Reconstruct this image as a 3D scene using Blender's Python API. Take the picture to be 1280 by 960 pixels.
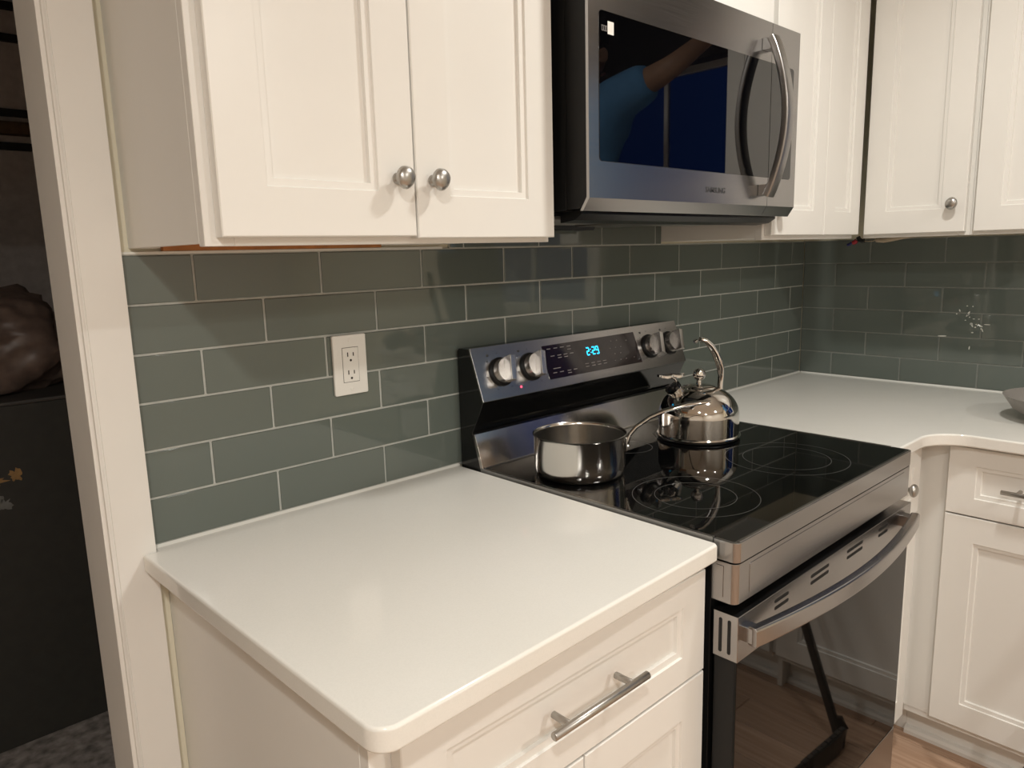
import bpy, bmesh, math, random
from mathutils import Vector, Matrix
random.seed(7)
scene = bpy.context.scene
COL = scene.collection
for o in list(bpy.data.objects):
    bpy.data.objects.remove(o)

# ---------------------------------------------------------------- camera, world, light, exposure
cam_data = bpy.data.cameras.new('camera')
cam = bpy.data.objects.new('camera', cam_data)
COL.objects.link(cam)
cam.location = (-0.3446, -1.2559, 1.3799)
cam.rotation_euler = (1.39452, 0.02603, -0.75314)
cam_data.sensor_width = 36.0
cam_data.lens = 919.44 / 1280.0 * 36.0
cam_data.clip_start = 0.02
scene.camera = cam

world = bpy.data.worlds.new('world')
scene.world = world
world.use_nodes = True
bg = world.node_tree.nodes['Background']
bg.inputs['Color'].default_value = (0.02, 0.09, 0.42, 1)      # deep dusk blue outside the kitchen window
bg.inputs['Strength'].default_value = 0.35

LAMP_POWER = 15.4
LAMP_COLOR = (1.0, 0.978, 0.918)
vs = scene.view_settings
vs.view_transform = 'Standard'
vs.look = 'None'
vs.gamma = 1.0
vs.exposure = 0.0
vs.use_curve_mapping = False

# ---------------------------------------------------------------- materials
MATS = {}

def new_mat(name):
    m = bpy.data.materials.new(name)
    m.use_nodes = True
    nt = m.node_tree
    return m, nt, nt.nodes['Principled BSDF']

def noise(nt, scale=(1, 1, 1), nscale=5.0, detail=3.0, coord='Object'):
    tc = nt.nodes.new('ShaderNodeTexCoord')
    mp = nt.nodes.new('ShaderNodeMapping')
    mp.inputs['Scale'].default_value = scale
    nz = nt.nodes.new('ShaderNodeTexNoise')
    nz.inputs['Scale'].default_value = nscale
    nz.inputs['Detail'].default_value = detail
    nt.links.new(tc.outputs[coord], mp.inputs['Vector'])
    nt.links.new(mp.outputs['Vector'], nz.inputs['Vector'])
    return nz

def ramp(nt, fac, c0, c1, p0=0.3, p1=0.7):
    r = nt.nodes.new('ShaderNodeValToRGB')
    r.color_ramp.elements[0].position = p0
    r.color_ramp.elements[1].position = p1
    r.color_ramp.elements[0].color = (*c0, 1)
    r.color_ramp.elements[1].color = (*c1, 1)
    nt.links.new(fac, r.inputs['Fac'])
    return r

def bump(nt, bsdf, height, strength=0.1, dist=0.002):
    b = nt.nodes.new('ShaderNodeBump')
    b.inputs['Strength'].default_value = strength
    b.inputs['Distance'].default_value = dist
    nt.links.new(height, b.inputs['Height'])
    nt.links.new(b.outputs['Normal'], bsdf.inputs['Normal'])

def paint(name, col, rough=0.4, var=0.03, nscale=6.0, bstr=0.04, spec=0.5):
    m, nt, b = new_mat(name)
    nz = noise(nt, nscale=nscale)
    r = ramp(nt, nz.outputs['Fac'], tuple(c * (1 - var) for c in col), tuple(min(1, c * (1 + var)) for c in col))
    nt.links.new(r.outputs['Color'], b.inputs['Base Color'])
    b.inputs['Roughness'].default_value = rough
    b.inputs['Specular IOR Level'].default_value = spec
    if bstr:
        n2 = noise(nt, nscale=220.0, detail=2)
        bump(nt, b, n2.outputs['Fac'], bstr, 0.0006)
    MATS[name] = m
    return m

def metal(name, col, rough, brush=(1, 1, 1), bscale=60.0, bamt=0.12, bstr=0.05, aniso=0.0):
    m, nt, b = new_mat(name)
    b.inputs['Base Color'].default_value = (*col, 1)
    b.inputs['Metallic'].default_value = 1.0
    nz = noise(nt, scale=brush, nscale=bscale, detail=4)
    mr = nt.nodes.new('ShaderNodeMapRange')
    mr.inputs['To Min'].default_value = max(0.01, rough - bamt * 0.5)
    mr.inputs['To Max'].default_value = rough + bamt * 0.5
    nt.links.new(nz.outputs['Fac'], mr.inputs['Value'])
    nt.links.new(mr.outputs['Result'], b.inputs['Roughness'])
    b.inputs['Anisotropic'].default_value = aniso
    if bstr:
        bump(nt, b, nz.outputs['Fac'], bstr, 0.0004)
    MATS[name] = m
    return m

def plain(name, col, rough=0.5, metallic=0.0, emit=None, estr=0.0, spec=0.5, coat=0.0, nvar=0.06):
    m, nt, b = new_mat(name)
    nz = noise(nt, nscale=30.0)
    r = ramp(nt, nz.outputs['Fac'], tuple(c * (1 - nvar) for c in col), tuple(min(1, c * (1 + nvar)) for c in col))
    nt.links.new(r.outputs['Color'], b.inputs['Base Color'])
    b.inputs['Roughness'].default_value = rough
    b.inputs['Metallic'].default_value = metallic
    b.inputs['Specular IOR Level'].default_value = spec
    b.inputs['Coat Weight'].default_value = coat
    if emit:
        b.inputs['Emission Color'].default_value = (*emit, 1)
        b.inputs['Emission Strength'].default_value = estr
    MATS[name] = m
    return m

paint('cabinet_white', (0.80, 0.782, 0.74), 0.32, 0.012)
paint('trim_white', (0.78, 0.760, 0.72), 0.4, 0.02)
paint('wall_cream', (0.76, 0.71, 0.56), 0.6, 0.02)
paint('wall_beige', (0.76, 0.72, 0.66), 0.7, 0.03)
paint('ceiling_white', (0.80, 0.77, 0.72), 0.8, 0.02)
paint('plastic_white', (0.82, 0.80, 0.75), 0.3, 0.01, bstr=0)
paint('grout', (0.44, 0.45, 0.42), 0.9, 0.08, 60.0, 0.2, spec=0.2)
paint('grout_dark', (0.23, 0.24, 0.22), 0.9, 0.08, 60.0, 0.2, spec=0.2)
paint('caulk_white', (0.75, 0.75, 0.70), 0.5, 0.03)
metal('steel', (0.37, 0.36, 0.355), 0.24, (1, 1, 60), 8.0, 0.10, 0.03)
metal('steel_dark', (0.33, 0.32, 0.31), 0.3, (1, 1, 60), 8.0, 0.10, 0.03)
metal('steel_polished', (0.62, 0.60, 0.57), 0.065, (60, 60, 2), 4.0, 0.03, 0.0)
metal('steel_satin', (0.62, 0.60, 0.57), 0.15, (60, 60, 2), 4.0, 0.05, 0.0)
metal('steel_brushed', (0.60, 0.57, 0.54), 0.17, (60, 1, 1), 8.0, 0.06, 0.05)
metal('dial_metal', (0.62, 0.60, 0.58), 0.25, bamt=0.04, bstr=0.0)
metal('chrome', (0.75, 0.74, 0.72), 0.05, bamt=0.02, bstr=0.0)
metal('nickel', (0.43, 0.415, 0.39), 0.33, (1, 1, 20), 20.0, 0.08, 0.03)
metal('filter_mesh', (0.45, 0.44, 0.42), 0.5, (1, 1, 1), 900.0, 0.3, 0.8)
plain('black_gloss', (0.006, 0.006, 0.006), 0.06)
plain('black_enamel', (0.006, 0.006, 0.006), 0.3, spec=0.3)
plain('black_plastic', (0.006, 0.006, 0.006), 0.4, spec=0.22)
plain('oven_glass', (0.004, 0.0035, 0.003), 0.03, spec=0.22)
plain('cooktop_glass', (0.002, 0.002, 0.002), 0.025, spec=0.42)
plain('microwave_glass', (0.001, 0.001, 0.0015), 0.015, spec=0.8)
plain('ring_print', (0.065, 0.065, 0.063), 0.3)
plain('legend_print', (0.30, 0.28, 0.27), 0.4)
plain('legend_dark', (0.05, 0.05, 0.05), 0.5)
plain('display_glass', (0.014, 0.008, 0.010), 0.08, spec=0.5)
plain('clock_blue', (0.0, 0.1, 0.2), 0.4, emit=(0.02, 0.55, 1.0), estr=3.2)
plain('led_red', (0.3, 0.0, 0.02), 0.4, emit=(1.0, 0.05, 0.10), estr=4.0)
plain('slot_black', (0.004, 0.004, 0.004), 0.7)
plain('outlet_hole', (0.03, 0.022, 0.018), 0.7)
plain('wood_brown', (0.42, 0.17, 0.045), 0.55, nvar=0.2)
plain('wire_red', (0.35, 0.02, 0.03), 0.5)
plain('wire_black', (0.012, 0.012, 0.012), 0.5)
plain('wire_blue', (0.01, 0.012, 0.12), 0.5)
plain('wire_beige', (0.45, 0.36, 0.26), 0.6)
plain('stone_grey_bowl', (0.24, 0.22, 0.20), 0.45)
plain('lamp_glow', (0.9, 0.9, 0.9), 0.5, emit=(1.0, 0.978, 0.918), estr=14.0)
plain('stick_black', (0.010, 0.009, 0.008), 0.35)
plain('stick_tape', (0.035, 0.032, 0.028), 0.8, nvar=0.4)
plain('chest_black', (0.026, 0.0245, 0.020), 0.6, nvar=0.12)
plain('chest_edge', (0.05, 0.045, 0.04), 0.6)
plain('decal_orange', (0.30, 0.17, 0.06), 0.6, nvar=0.4)
plain('decal_silver', (0.16, 0.16, 0.15), 0.6, nvar=0.4)
plain('porch_wall', (0.55, 0.50, 0.47), 0.9, nvar=0.1)
plain('porch_floor', (0.26, 0.23, 0.21), 0.9, nvar=0.5)
plain('bundle_brown', (0.15, 0.105, 0.085), 0.4, nvar=0.2)
plain('rail_black', (0.006, 0.006, 0.006), 0.5)
plain('shelf_wood', (0.11, 0.06, 0.025), 0.6, nvar=0.3)

# quartz worktop: fine pale speckle, polished
m, nt, b = new_mat('quartz'); MATS['quartz'] = m
n1 = noise(nt, nscale=420.0, detail=2)
n2 = noise(nt, nscale=3.0, detail=4)
r1 = ramp(nt, n1.outputs['Fac'], (0.79, 0.772, 0.725), (0.81, 0.792, 0.745), 0.35, 0.6)
r2 = ramp(nt, n2.outputs['Fac'], (0.97, 0.97, 0.96), (1, 1, 1), 0.35, 0.65)
mx = nt.nodes.new('ShaderNodeMixRGB'); mx.blend_type = 'MULTIPLY'; mx.inputs['Fac'].default_value = 1
nt.links.new(r1.outputs['Color'], mx.inputs['Color1']); nt.links.new(r2.outputs['Color'], mx.inputs['Color2'])
nt.links.new(mx.outputs['Color'], b.inputs['Base Color'])
b.inputs['Roughness'].default_value = 0.10

# glass tile: grey green, slight change from tile to tile
m, nt, b = new_mat('glass_tile'); MATS['glass_tile'] = m
oi = nt.nodes.new('ShaderNodeObjectInfo')
r1 = ramp(nt, oi.outputs['Random'], (0.117, 0.137, 0.121), (0.133, 0.154, 0.137), 0.0, 1.0)
nt.links.new(r1.outputs['Color'], b.inputs['Base Color'])
b.inputs['Roughness'].default_value = 0.045
b.inputs['Specular IOR Level'].default_value = 0.55
n1 = noise(nt, nscale=9.0, detail=1)
bump(nt, b, n1.outputs['Fac'], 0.05, 0.002)

# floor planks: pale pinkish wood with grain
m, nt, b = new_mat('floor_wood'); MATS['floor_wood'] = m
oi = nt.nodes.new('ShaderNodeObjectInfo')
n1 = noise(nt, scale=(40, 2, 1), nscale=2.0, detail=6)
r1 = ramp(nt, n1.outputs['Fac'], (0.42, 0.26, 0.17), (0.60, 0.41, 0.29), 0.3, 0.7)
r2 = ramp(nt, oi.outputs['Random'], (0.80, 0.80, 0.80), (1.08, 1.08, 1.08), 0.0, 1.0)
mx = nt.nodes.new('ShaderNodeMixRGB'); mx.blend_type = 'MULTIPLY'; mx.inputs['Fac'].default_value = 1
nt.links.new(r1.outputs['Color'], mx.inputs['Color1']); nt.links.new(r2.outputs['Color'], mx.inputs['Color2'])
nt.links.new(mx.outputs['Color'], b.inputs['Base Color'])
b.inputs['Roughness'].default_value = 0.35

# window pane
m, nt, b = new_mat('window_glass'); MATS['window_glass'] = m
b.inputs['Transmission Weight'].default_value = 1.0
b.inputs['Roughness'].default_value = 0.0
b.inputs['IOR'].default_value = 1.1

# ---------------------------------------------------------------- mesh helpers
WORLD = {}      # object name -> world location of its origin

class MB:
    def __init__(self):
        self.bm = bmesh.new()
    def verts(self, pts):
        return [self.bm.verts.new(p) for p in pts]
    def face(self, vs):
        try:
            return self.bm.faces.new(vs)
        except ValueError:
            return None
    def box(self, x0, x1, y0, y1, z0, z1):
        x0, x1 = sorted((x0, x1)); y0, y1 = sorted((y0, y1)); z0, z1 = sorted((z0, z1))
        v = self.verts([(x0, y0, z0), (x1, y0, z0), (x1, y1, z0), (x0, y1, z0),
                        (x0, y0, z1), (x1, y0, z1), (x1, y1, z1), (x0, y1, z1)])
        for f in ((3, 2, 1, 0), (4, 5, 6, 7), (0, 1, 5, 4), (1, 2, 6, 5), (2, 3, 7, 6), (3, 0, 4, 7)):
            self.face([v[i] for i in f])
        return self
    def obox(self, M, sx, sy, sz):
        """box of full sizes sx,sy,sz centred on the matrix M"""
        pts = [M @ Vector((a * sx / 2, b_ * sy / 2, c * sz / 2)) for c in (-1, 1) for a, b_ in ((-1, -1), (1, -1), (1, 1), (-1, 1))]
        v = self.verts(pts)
        for f in ((3, 2, 1, 0), (4, 5, 6, 7), (0, 1, 5, 4), (1, 2, 6, 5), (2, 3, 7, 6), (3, 0, 4, 7)):
            self.face([v[i] for i in f])
        return self
    def prism(self, poly, axis, lo, hi):
        """extrude a 2D polygon along an axis; poly gives the other two coordinates in xyz order"""
        def P(p, t):
            return {'x': (t, p[0], p[1]), 'y': (p[0], t, p[1]), 'z': (p[0], p[1], t)}[axis]
        a = self.verts([P(p, lo) for p in poly]); c = self.verts([P(p, hi) for p in poly])
        n = len(poly)
        self.face(a[::-1]); self.face(c)
        for i in range(n):
            self.face([a[i], a[(i + 1) % n], c[(i + 1) % n], c[i]])
        return self
    def lathe(self, prof, origin=(0, 0, 0), axis=(0, 0, 1), ref=None, n=48, mod=None, cap=True):
        o = Vector(origin); w = Vector(axis).normalized()
        u = Vector(ref) if ref else (Vector((1, 0, 0)) if abs(w.x) < 0.9 else Vector((0, 1, 0)))
        u = (u - w * u.dot(w)).normalized(); v = w.cross(u)
        rings = []
        for r, h in prof:
            if r < 1e-6:
                rings.append([self.bm.verts.new(o + w * h)])
                continue
            ring = []
            for k in range(n):
                t = 2 * math.pi * k / n
                rr, hh = (r, h) if mod is None else mod(r, h, t)
                ring.append(self.bm.verts.new(o + w * hh + (u * math.cos(t) + v * math.sin(t)) * rr))
            rings.append(ring)
        for a, c in zip(rings, rings[1:]):
            for k in range(n):
                k2 = (k + 1) % n
                if len(a) == 1 and len(c) == 1: continue
                if len(a) == 1: self.face([a[0], c[k], c[k2]])
                elif len(c) == 1: self.face([a[k], a[k2], c[0]])
                else: self.face([a[k], a[k2], c[k2], c[k]])
        if cap:
            for ring in (rings[0], rings[-1]):
                if len(ring) > 2: self.face(ring)
        return self
    def sweep(self, path, section, up=(0, 0, 1), scales=None, n_cap=True):
        """sweep a closed 2D section [(a,b)] along path; a is across, b along 'up'"""
        path = [Vector(p) for p in path]; rings = []
        for i, p in enumerate(path):
            t = (path[min(i + 1, len(path) - 1)] - path[max(i - 1, 0)]).normalized()
            upv = Vector(up if not callable(up) else up(i))
            s = t.cross(upv).normalized(); q = s.cross(t).normalized()
            k = 1.0 if scales is None else scales[i]
            ka, kb = k if isinstance(k, tuple) else (k, k)
            rings.append([self.bm.verts.new(p + s * a * ka + q * b_ * kb) for a, b_ in section])
        m_ = len(section)
        for a, c in zip(rings, rings[1:]):
            for k in range(m_):
                self.face([a[k], a[(k + 1) % m_], c[(k + 1) % m_], c[k]])
        if n_cap:
            self.face(rings[0][::-1]); self.face(rings[-1])
        return self
    def tube(self, path, r, n=12, up=(0, 0, 1), scales=None):
        return self.sweep(path, [(r * math.cos(2 * math.pi * k / n), r * math.sin(2 * math.pi * k / n)) for k in range(n)], up, scales)
    def build(self, name, mat, parent=None, bevel=0.0, seg=2, smooth=40, loc=None, kind=None, label=None, wn=False):
        bm = self.bm
        bmesh.ops.recalc_face_normals(bm, faces=bm.faces)
        if bevel:
            es = [e for e in bm.edges if len(e.link_faces) == 2 and e.calc_face_angle(0) > math.radians(35)]
            bmesh.ops.bevel(bm, geom=es, offset=bevel, segments=seg, profile=0.5, affect='EDGES', clamp_overlap=True)
        me = bpy.data.meshes.new(name)
        bm.to_mesh(me); bm.free()
        xs = [v.co for v in me.vertices]
        if loc is None:
            lo = Vector((min(v.x for v in xs), min(v.y for v in xs), min(v.z for v in xs)))
            hi = Vector((max(v.x for v in xs), max(v.y for v in xs), max(v.z for v in xs)))
            loc = Vector(((lo.x + hi.x) / 2, (lo.y + hi.y) / 2, lo.z))
        loc = Vector(loc)
        me.transform(Matrix.Translation(-loc))
        if smooth:
            me.shade_smooth()
            me.set_sharp_from_angle(angle=math.radians(smooth))
        me.materials.append(MATS[mat])
        o = bpy.data.objects.new(name, me)
        COL.objects.link(o)
        if smooth and (bevel or wn):
            wm = o.modifiers.new('weighted_normals', 'WEIGHTED_NORMAL'); wm.keep_sharp = True; wm.weight = 100
        place(o, loc, parent)
        if kind: o['kind'] = kind
        if label: o['label'] = label
        return o

def place(o, loc, parent=None):
    o.parent = parent
    o.location = Vector(loc) - (WORLD[parent.name] if parent else Vector((0, 0, 0)))
    WORLD[o.name] = Vector(loc)

def thing(name, loc, label, cat, group=None):
    o = bpy.data.objects.new(name, None)
    o.empty_display_size = 0.05
    COL.objects.link(o)
    place(o, loc)
    tag(o, label, cat, group)
    return o

def tag(o, label=None, cat=None, group=None, kind=None):
    if label: o['label'] = label
    if cat: o['category'] = cat
    if group: o['group'] = group
    if kind: o['kind'] = kind
    return o

def copy_to(o, loc, parent=None):
    c = o.copy()
    COL.objects.link(c)
    place(c, loc, parent)
    return c

def rrect(u0, u1, v0, v1, r, n=6):
    pts = []
    for cx, cy, a0 in ((u1 - r, v1 - r, 0), (u0 + r, v1 - r, 90), (u0 + r, v0 + r, 180), (u1 - r, v0 + r, 270)):
        for k in range(n + 1):
            a = math.radians(a0 + 90 * k / n)
            pts.append((cx + r * math.cos(a), cy + r * math.sin(a)))
    return pts

def text_mesh(name, txt, size, M, mat, parent, sx=1.0, extrude=0.0002, bold=0.0):
    cu = bpy.data.curves.new(name, 'FONT')
    cu.body = txt; cu.size = size; cu.align_x = 'LEFT'; cu.extrude = extrude; cu.offset = bold
    tmp = bpy.data.objects.new(name + '_tmp', cu)
    COL.objects.link(tmp)
    bpy.context.view_layer.update()
    dg = bpy.context.evaluated_depsgraph_get()
    me = bpy.data.meshes.new_from_object(tmp.evaluated_get(dg))
    bpy.data.objects.remove(tmp); bpy.data.curves.remove(cu)
    me.transform(Matrix.Diagonal((sx, 1, 1, 1)))
    me.transform(M.to_3x3().to_4x4())
    me.materials.clear(); me.materials.append(MATS[mat])
    o = bpy.data.objects.new(name, me)
    COL.objects.link(o)
    place(o, M.translation, parent)
    return o

# mapping from a cabinet front's own (across, up, out) to the room
def facing_back(y0):            # fronts that look into the room from the back wall (-y)
    return lambda u, v, w: (u, y0 - w, v)
def facing_right(x0):           # fronts on the right wall (-x); u is the distance from the back wall
    return lambda u, v, w: (x0 - w, -u, v)

STEP = 0.011
def shaker(name, mp, u0, u1, v0, v1, parent, stile=0.064, rail=0.064, t=0.02, mat='cabinet_white'):
    """framed front: flat frame, one small ledge, recessed flat panel"""
    mb = MB(); rings = []
    for i_s, i_r, w in ((0, 0, 0), (0, 0, t - 0.0015), (0.0015, 0.0015, t), (stile, rail, t), (stile + 0.0015, rail + 0.0015, t - 0.0035),
                        (stile + STEP, rail + STEP, t - 0.0045), (stile + STEP + 0.0015, rail + STEP + 0.0015, t - 0.010)):
        rings.append(mb.verts([mp(a, b_, w) for a, b_ in ((u0 + i_s, v0 + i_r), (u1 - i_s, v0 + i_r), (u1 - i_s, v1 - i_r), (u0 + i_s, v1 - i_r))]))
    for a, c in zip(rings, rings[1:]):
        for k in range(4):
            mb.face([a[k], a[(k + 1) % 4], c[(k + 1) % 4], c[k]])
    mb.face(rings[0]); mb.face(rings[-1])
    return mb.build(name, mat, parent, smooth=20)

def cabinet_knob(mp, u, v, w0, parent):
    """satin nickel swirl knob: flared foot, waist and a twisted ball"""
    o = Vector(mp(u, v, w0)); ax = Vector(mp(u, v, w0 + 1)) - o
    mb = MB()
    def md(r, h, t):
        if h < 0.0125: return r, h
        k = (h - 0.0125) / 0.019
        g = math.sin(2.0 * (t + 1.5 * k) + 0.6)
        g = abs(g) ** 0.6 * (1 if g > 0 else -1)
        return r * (1 + 0.055 * g), h
    prof = [(0.0, 0.0), (0.0085, 0.0), (0.0088, 0.002), (0.0066, 0.004), (0.0052, 0.0075), (0.0060, 0.011), (0.0095, 0.0135),
            (0.0138, 0.0165), (0.0158, 0.0205), (0.0154, 0.0245), (0.0130, 0.0280), (0.0085, 0.0304), (0.004, 0.0314), (0.0, 0.0317)]
    mb.lathe(prof, o, ax, ref=(0, 0, 1), n=40, mod=md)
    return mb.build('knob', 'nickel', parent, smooth=60, label='satin nickel swirl knob')

def bar_pull(mp, u0, u1, v, w0, parent, post=0.033, stand=0.033):
    """straight round bar pull on two posts"""
    mb = MB(); r = 0.0058
    def cyl(a, b_, rr):
        a = Vector(a); b_ = Vector(b_); L = (b_ - a).length
        mb.lathe([(0, 0), (rr - 0.0008, 0), (rr, 0.0008), (rr, L - 0.0008), (rr - 0.0008, L), (0, L)], a, b_ - a, n=20)
    cyl(mp(u0, v, w0 + stand), mp(u1, v, w0 + stand), r)
    for u in (u0 + post, u1 - post):
        cyl(mp(u, v, w0), mp(u, v, w0 + stand), 0.0050)
    return mb.build('bar_pull', 'nickel', parent, smooth=50, label='brushed nickel bar handle')

# ---------------------------------------------------------------- the setting
H = 0.914                      # worktop height
XR = 2.2916                    # tile face of the right wall
YB = 0.008                     # plaster face of the back wall (tile faces at y = 0)
XL, YF, ZC = -2.6, -4.0, 2.44
DX0, DX1, DZ = -1.05, -0.058, 2.06          # doorway in the back wall

mb = MB()
mb.box(DX1, XR + 0.13, YB, 0.11, 0, ZC); mb.box(XL - 0.1, DX0, YB, 0.11, 0, ZC); mb.box(DX0, DX1, YB, 0.11, DZ, ZC)
wall_back = tag(mb.build('wall_back', 'wall_cream', smooth=0), 'cream wall behind the glass tile splashback', kind='structure')
WY0, WY1, WZ0, WZ1 = -1.04, -1.84, 1.10, 2.12        # window over the counter
mb = MB(); X0, X1 = XR + 0.008, XR + 0.13
mb.box(X0, X1, 0.008, WY0, 0, ZC); mb.box(X0, X1, WY1, YF, 0, ZC); mb.box(X0, X1, WY0, WY1, 0, WZ0); mb.box(X0, X1, WY0, WY1, WZ1, ZC)
wall_right = tag(mb.build('wall_right', 'wall_cream', smooth=0), 'wall on the right with grey glass tiles', kind='structure')
tag(MB().box(XL - 0.1, XL, 0.008, YF, 0, ZC).build('wall_left', 'wall_beige', smooth=0), 'plain beige wall left of the kitchen', kind='structure')
tag(MB().box(XL - 0.1, XR + 0.13, YF - 0.1, YF, 0, ZC).build('wall_front', 'wall_beige', smooth=0), 'plain beige wall behind the camera', kind='structure')
tag(MB().box(XL - 0.1, XR + 0.13, YF - 0.1, 0.11, ZC, ZC + 0.1).build('ceiling', 'ceiling_white', smooth=0), 'white kitchen ceiling with recessed lamps', kind='structure')
floor = tag(MB().box(XL - 0.1, XR + 0.13, YF - 0.1, 0.11, -0.10, -0.012).build('floor', 'wood_brown', smooth=0), 'pale wood plank floor', kind='structure')
# planks run along y (towards the camera), joined in staggered rows
PW, PL = 0.127, 1.22
mb = MB().box(0, PW - 0.0015, 0, PL - 0.0015, 0, 0.012)
plank0 = None
nrow = int((XR - XL) / PW) + 1
for i in range(nrow):
    x = XL + i * PW
    y = -0.61 - (PL * ((i * 0.37) % 1.0))
    if x + PW > XR: continue
    ys = YB - 0.002
    seg = [(i * 0.37) % 1.0 * PL + 0.15]
    y1 = ys
    while y1 > YF:
        L = seg[0] if y1 == ys else PL
        y0 = max(YF, y1 - L)
        if plank0 is None:
            plank0 = mb.build('plank', 'floor_wood', floor, bevel=0.0008, seg=1, smooth=0, loc=(0, 0, 0))
            p_ = plank0
        else:
            p_ = plank0.copy(); COL.objects.link(p_)
        p_.scale = (1, (y1 - y0) / PL, 1)
        place(p_, (x, y0, -0.012), floor)
        y1 = y0

# window in the right wall, over the counter
win = thing('window_1', (XR + 0.06, (WY0 + WY1) / 2, WZ0), 'white sash window to the blue dusk over the counter', None)
win['kind'] = 'structure'
fx0, fx1 = XR - 0.012, XR + 0.10
mb = MB()
for a, c, z0, z1 in ((WY0 + 0.07, WY0, WZ0 - 0.07, WZ1 + 0.07), (WY1, WY1 - 0.07, WZ0 - 0.07, WZ1 + 0.07), (WY0, WY1, WZ1, WZ1 + 0.07), (WY0, WY1, WZ0 - 0.07, WZ0)):
    mb.box(fx0, XR + 0.008, a, c, z0, z1)
mb.build('window_frame', 'trim_white', win, bevel=0.002)
plain('blocker_dark', (0.03, 0.028, 0.026), 0.9)  # unseen dark strip, added so the microwave glass mirrors less bright wall
MB().box(fx0 - 0.05, XR + 0.007, WY0 + 0.08, WY1 - 0.08, WZ1 - 0.03, 2.40).build('dark_blocker', 'blocker_dark', win, bevel=0.004, label='dark valance above the window')
zm = (WZ0 + WZ1) / 2
for z0, z1, x in ((WZ0, zm + 0.02, XR + 0.03), (zm - 0.02, WZ1, XR + 0.065)):
    mb = MB()
    mb.box(x, x + 0.03, WY0, WY0 - 0.04, z0, z1); mb.box(x, x + 0.03, WY1 + 0.04, WY1, z0, z1)
    mb.box(x, x + 0.03, WY0 - 0.04, WY1 + 0.04, z0, z0 + 0.04); mb.box(x, x + 0.03, WY0 - 0.04, WY1 + 0.04, z1 - 0.04, z1)
    mb.box(x + 0.005, x + 0.025, (WY0 + WY1) / 2 + 0.01, (WY0 + WY1) / 2 - 0.01, z0 + 0.04, z1 - 0.04)
    s = mb.build('sash', 'trim_white', win, bevel=0.002)
    for ya, yb in ((WY0 - 0.04, (WY0 + WY1) / 2 + 0.01), ((WY0 + WY1) / 2 - 0.01, WY1 + 0.04)):
        MB().box(x + 0.013, x + 0.017, ya, yb, z0 + 0.04, z1 - 0.04).build('pane', 'window_glass', s, smooth=0)

# door casing and jamb at the left end of the tiles
trim = thing('trim_1', (-0.04, 0, 0), 'white door casing between the dark doorway and the tiles', None)
trim['kind'] = 'structure'
mb = MB()
mb.prism([(-0.066, -0.018), (-0.0655, -0.0195), (-0.0625, -0.0195), (-0.062, -0.0165), (-0.059, -0.0165), (-0.058, -0.018), (0.0, -0.018), (0.0, YB), (-0.066, YB)], 'z', 0, DZ + 0.06)
mb.build('casing', 'trim_white', trim, smooth=30)
mb = MB().prism([(DX0 - 0.02, -0.018), (DX0 - 0.085, -0.018), (DX0 - 0.085, YB), (DX0 - 0.02, YB)], 'z', 0, DZ + 0.06)
mb.box(DX0 - 0.085, -0.0, -0.019, YB, DZ + 0.06, DZ + 0.13)
mb.build('casing', 'trim_white', trim, smooth=30)
mb = MB().box(DX1, -0.072, -0.0125, 0.118, 0, DZ)
mb.build('jamb', 'trim_white', trim, bevel=0.001)
mb = MB().box(DX0, DX0 + 0.013, -0.010, 0.118, 0, DZ); mb.box(DX0, -0.072, -0.010, 0.118, DZ - 0.013, DZ)
mb.build('jamb', 'trim_white', trim, bevel=0.001)

# recessed ceiling lamps
def ceiling_lamp(x, y, label, power=LAMP_POWER):
    t = thing('ceiling_light', (x, y, ZC), label, 'ceiling light', 'recessed ceiling lamps')
    MB().lathe([(0.072, 0.0), (0.072, -0.006), (0.085, -0.006), (0.092, -0.002), (0.092, 0.0)], (x, y, ZC), n=40, cap=False).build('trim_ring', 'plastic_white', t)
    MB().lathe([(0.0, -0.003), (0.0715, -0.003), (0.0715, 0.0), (0.0, 0.0)], (x, y, ZC), n=40).build('lens', 'lamp_glow', t)
    ld = bpy.data.lights.new('lamp', 'AREA')
    ld.shape = 'DISK'; ld.size = 0.13; ld.energy = power; ld.color = LAMP_COLOR; ld.spread = math.radians(168)
    lo = bpy.data.objects.new('lamp', ld); COL.objects.link(lo)
    place(lo, (x, y, ZC - 0.012), t)
    return t
ceiling_lamp(1.10, -0.97, 'recessed ceiling lamp nearest the microwave', LAMP_POWER * 0.80)
ceiling_lamp(-0.77, -1.65, 'recessed ceiling lamp nearest the doorway', LAMP_POWER * 1.35)
ceiling_lamp(1.00, -2.85, 'added recessed fill lamp far from the range, right of the other far one', LAMP_POWER * 1.7)  # unseen lamp, added to even out the room light
ceiling_lamp(-0.90, -3.10, 'added recessed fill lamp far from the range, left of the other far one', LAMP_POWER * 1.7)  # second unseen lamp, added for soft ambient fill

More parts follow.
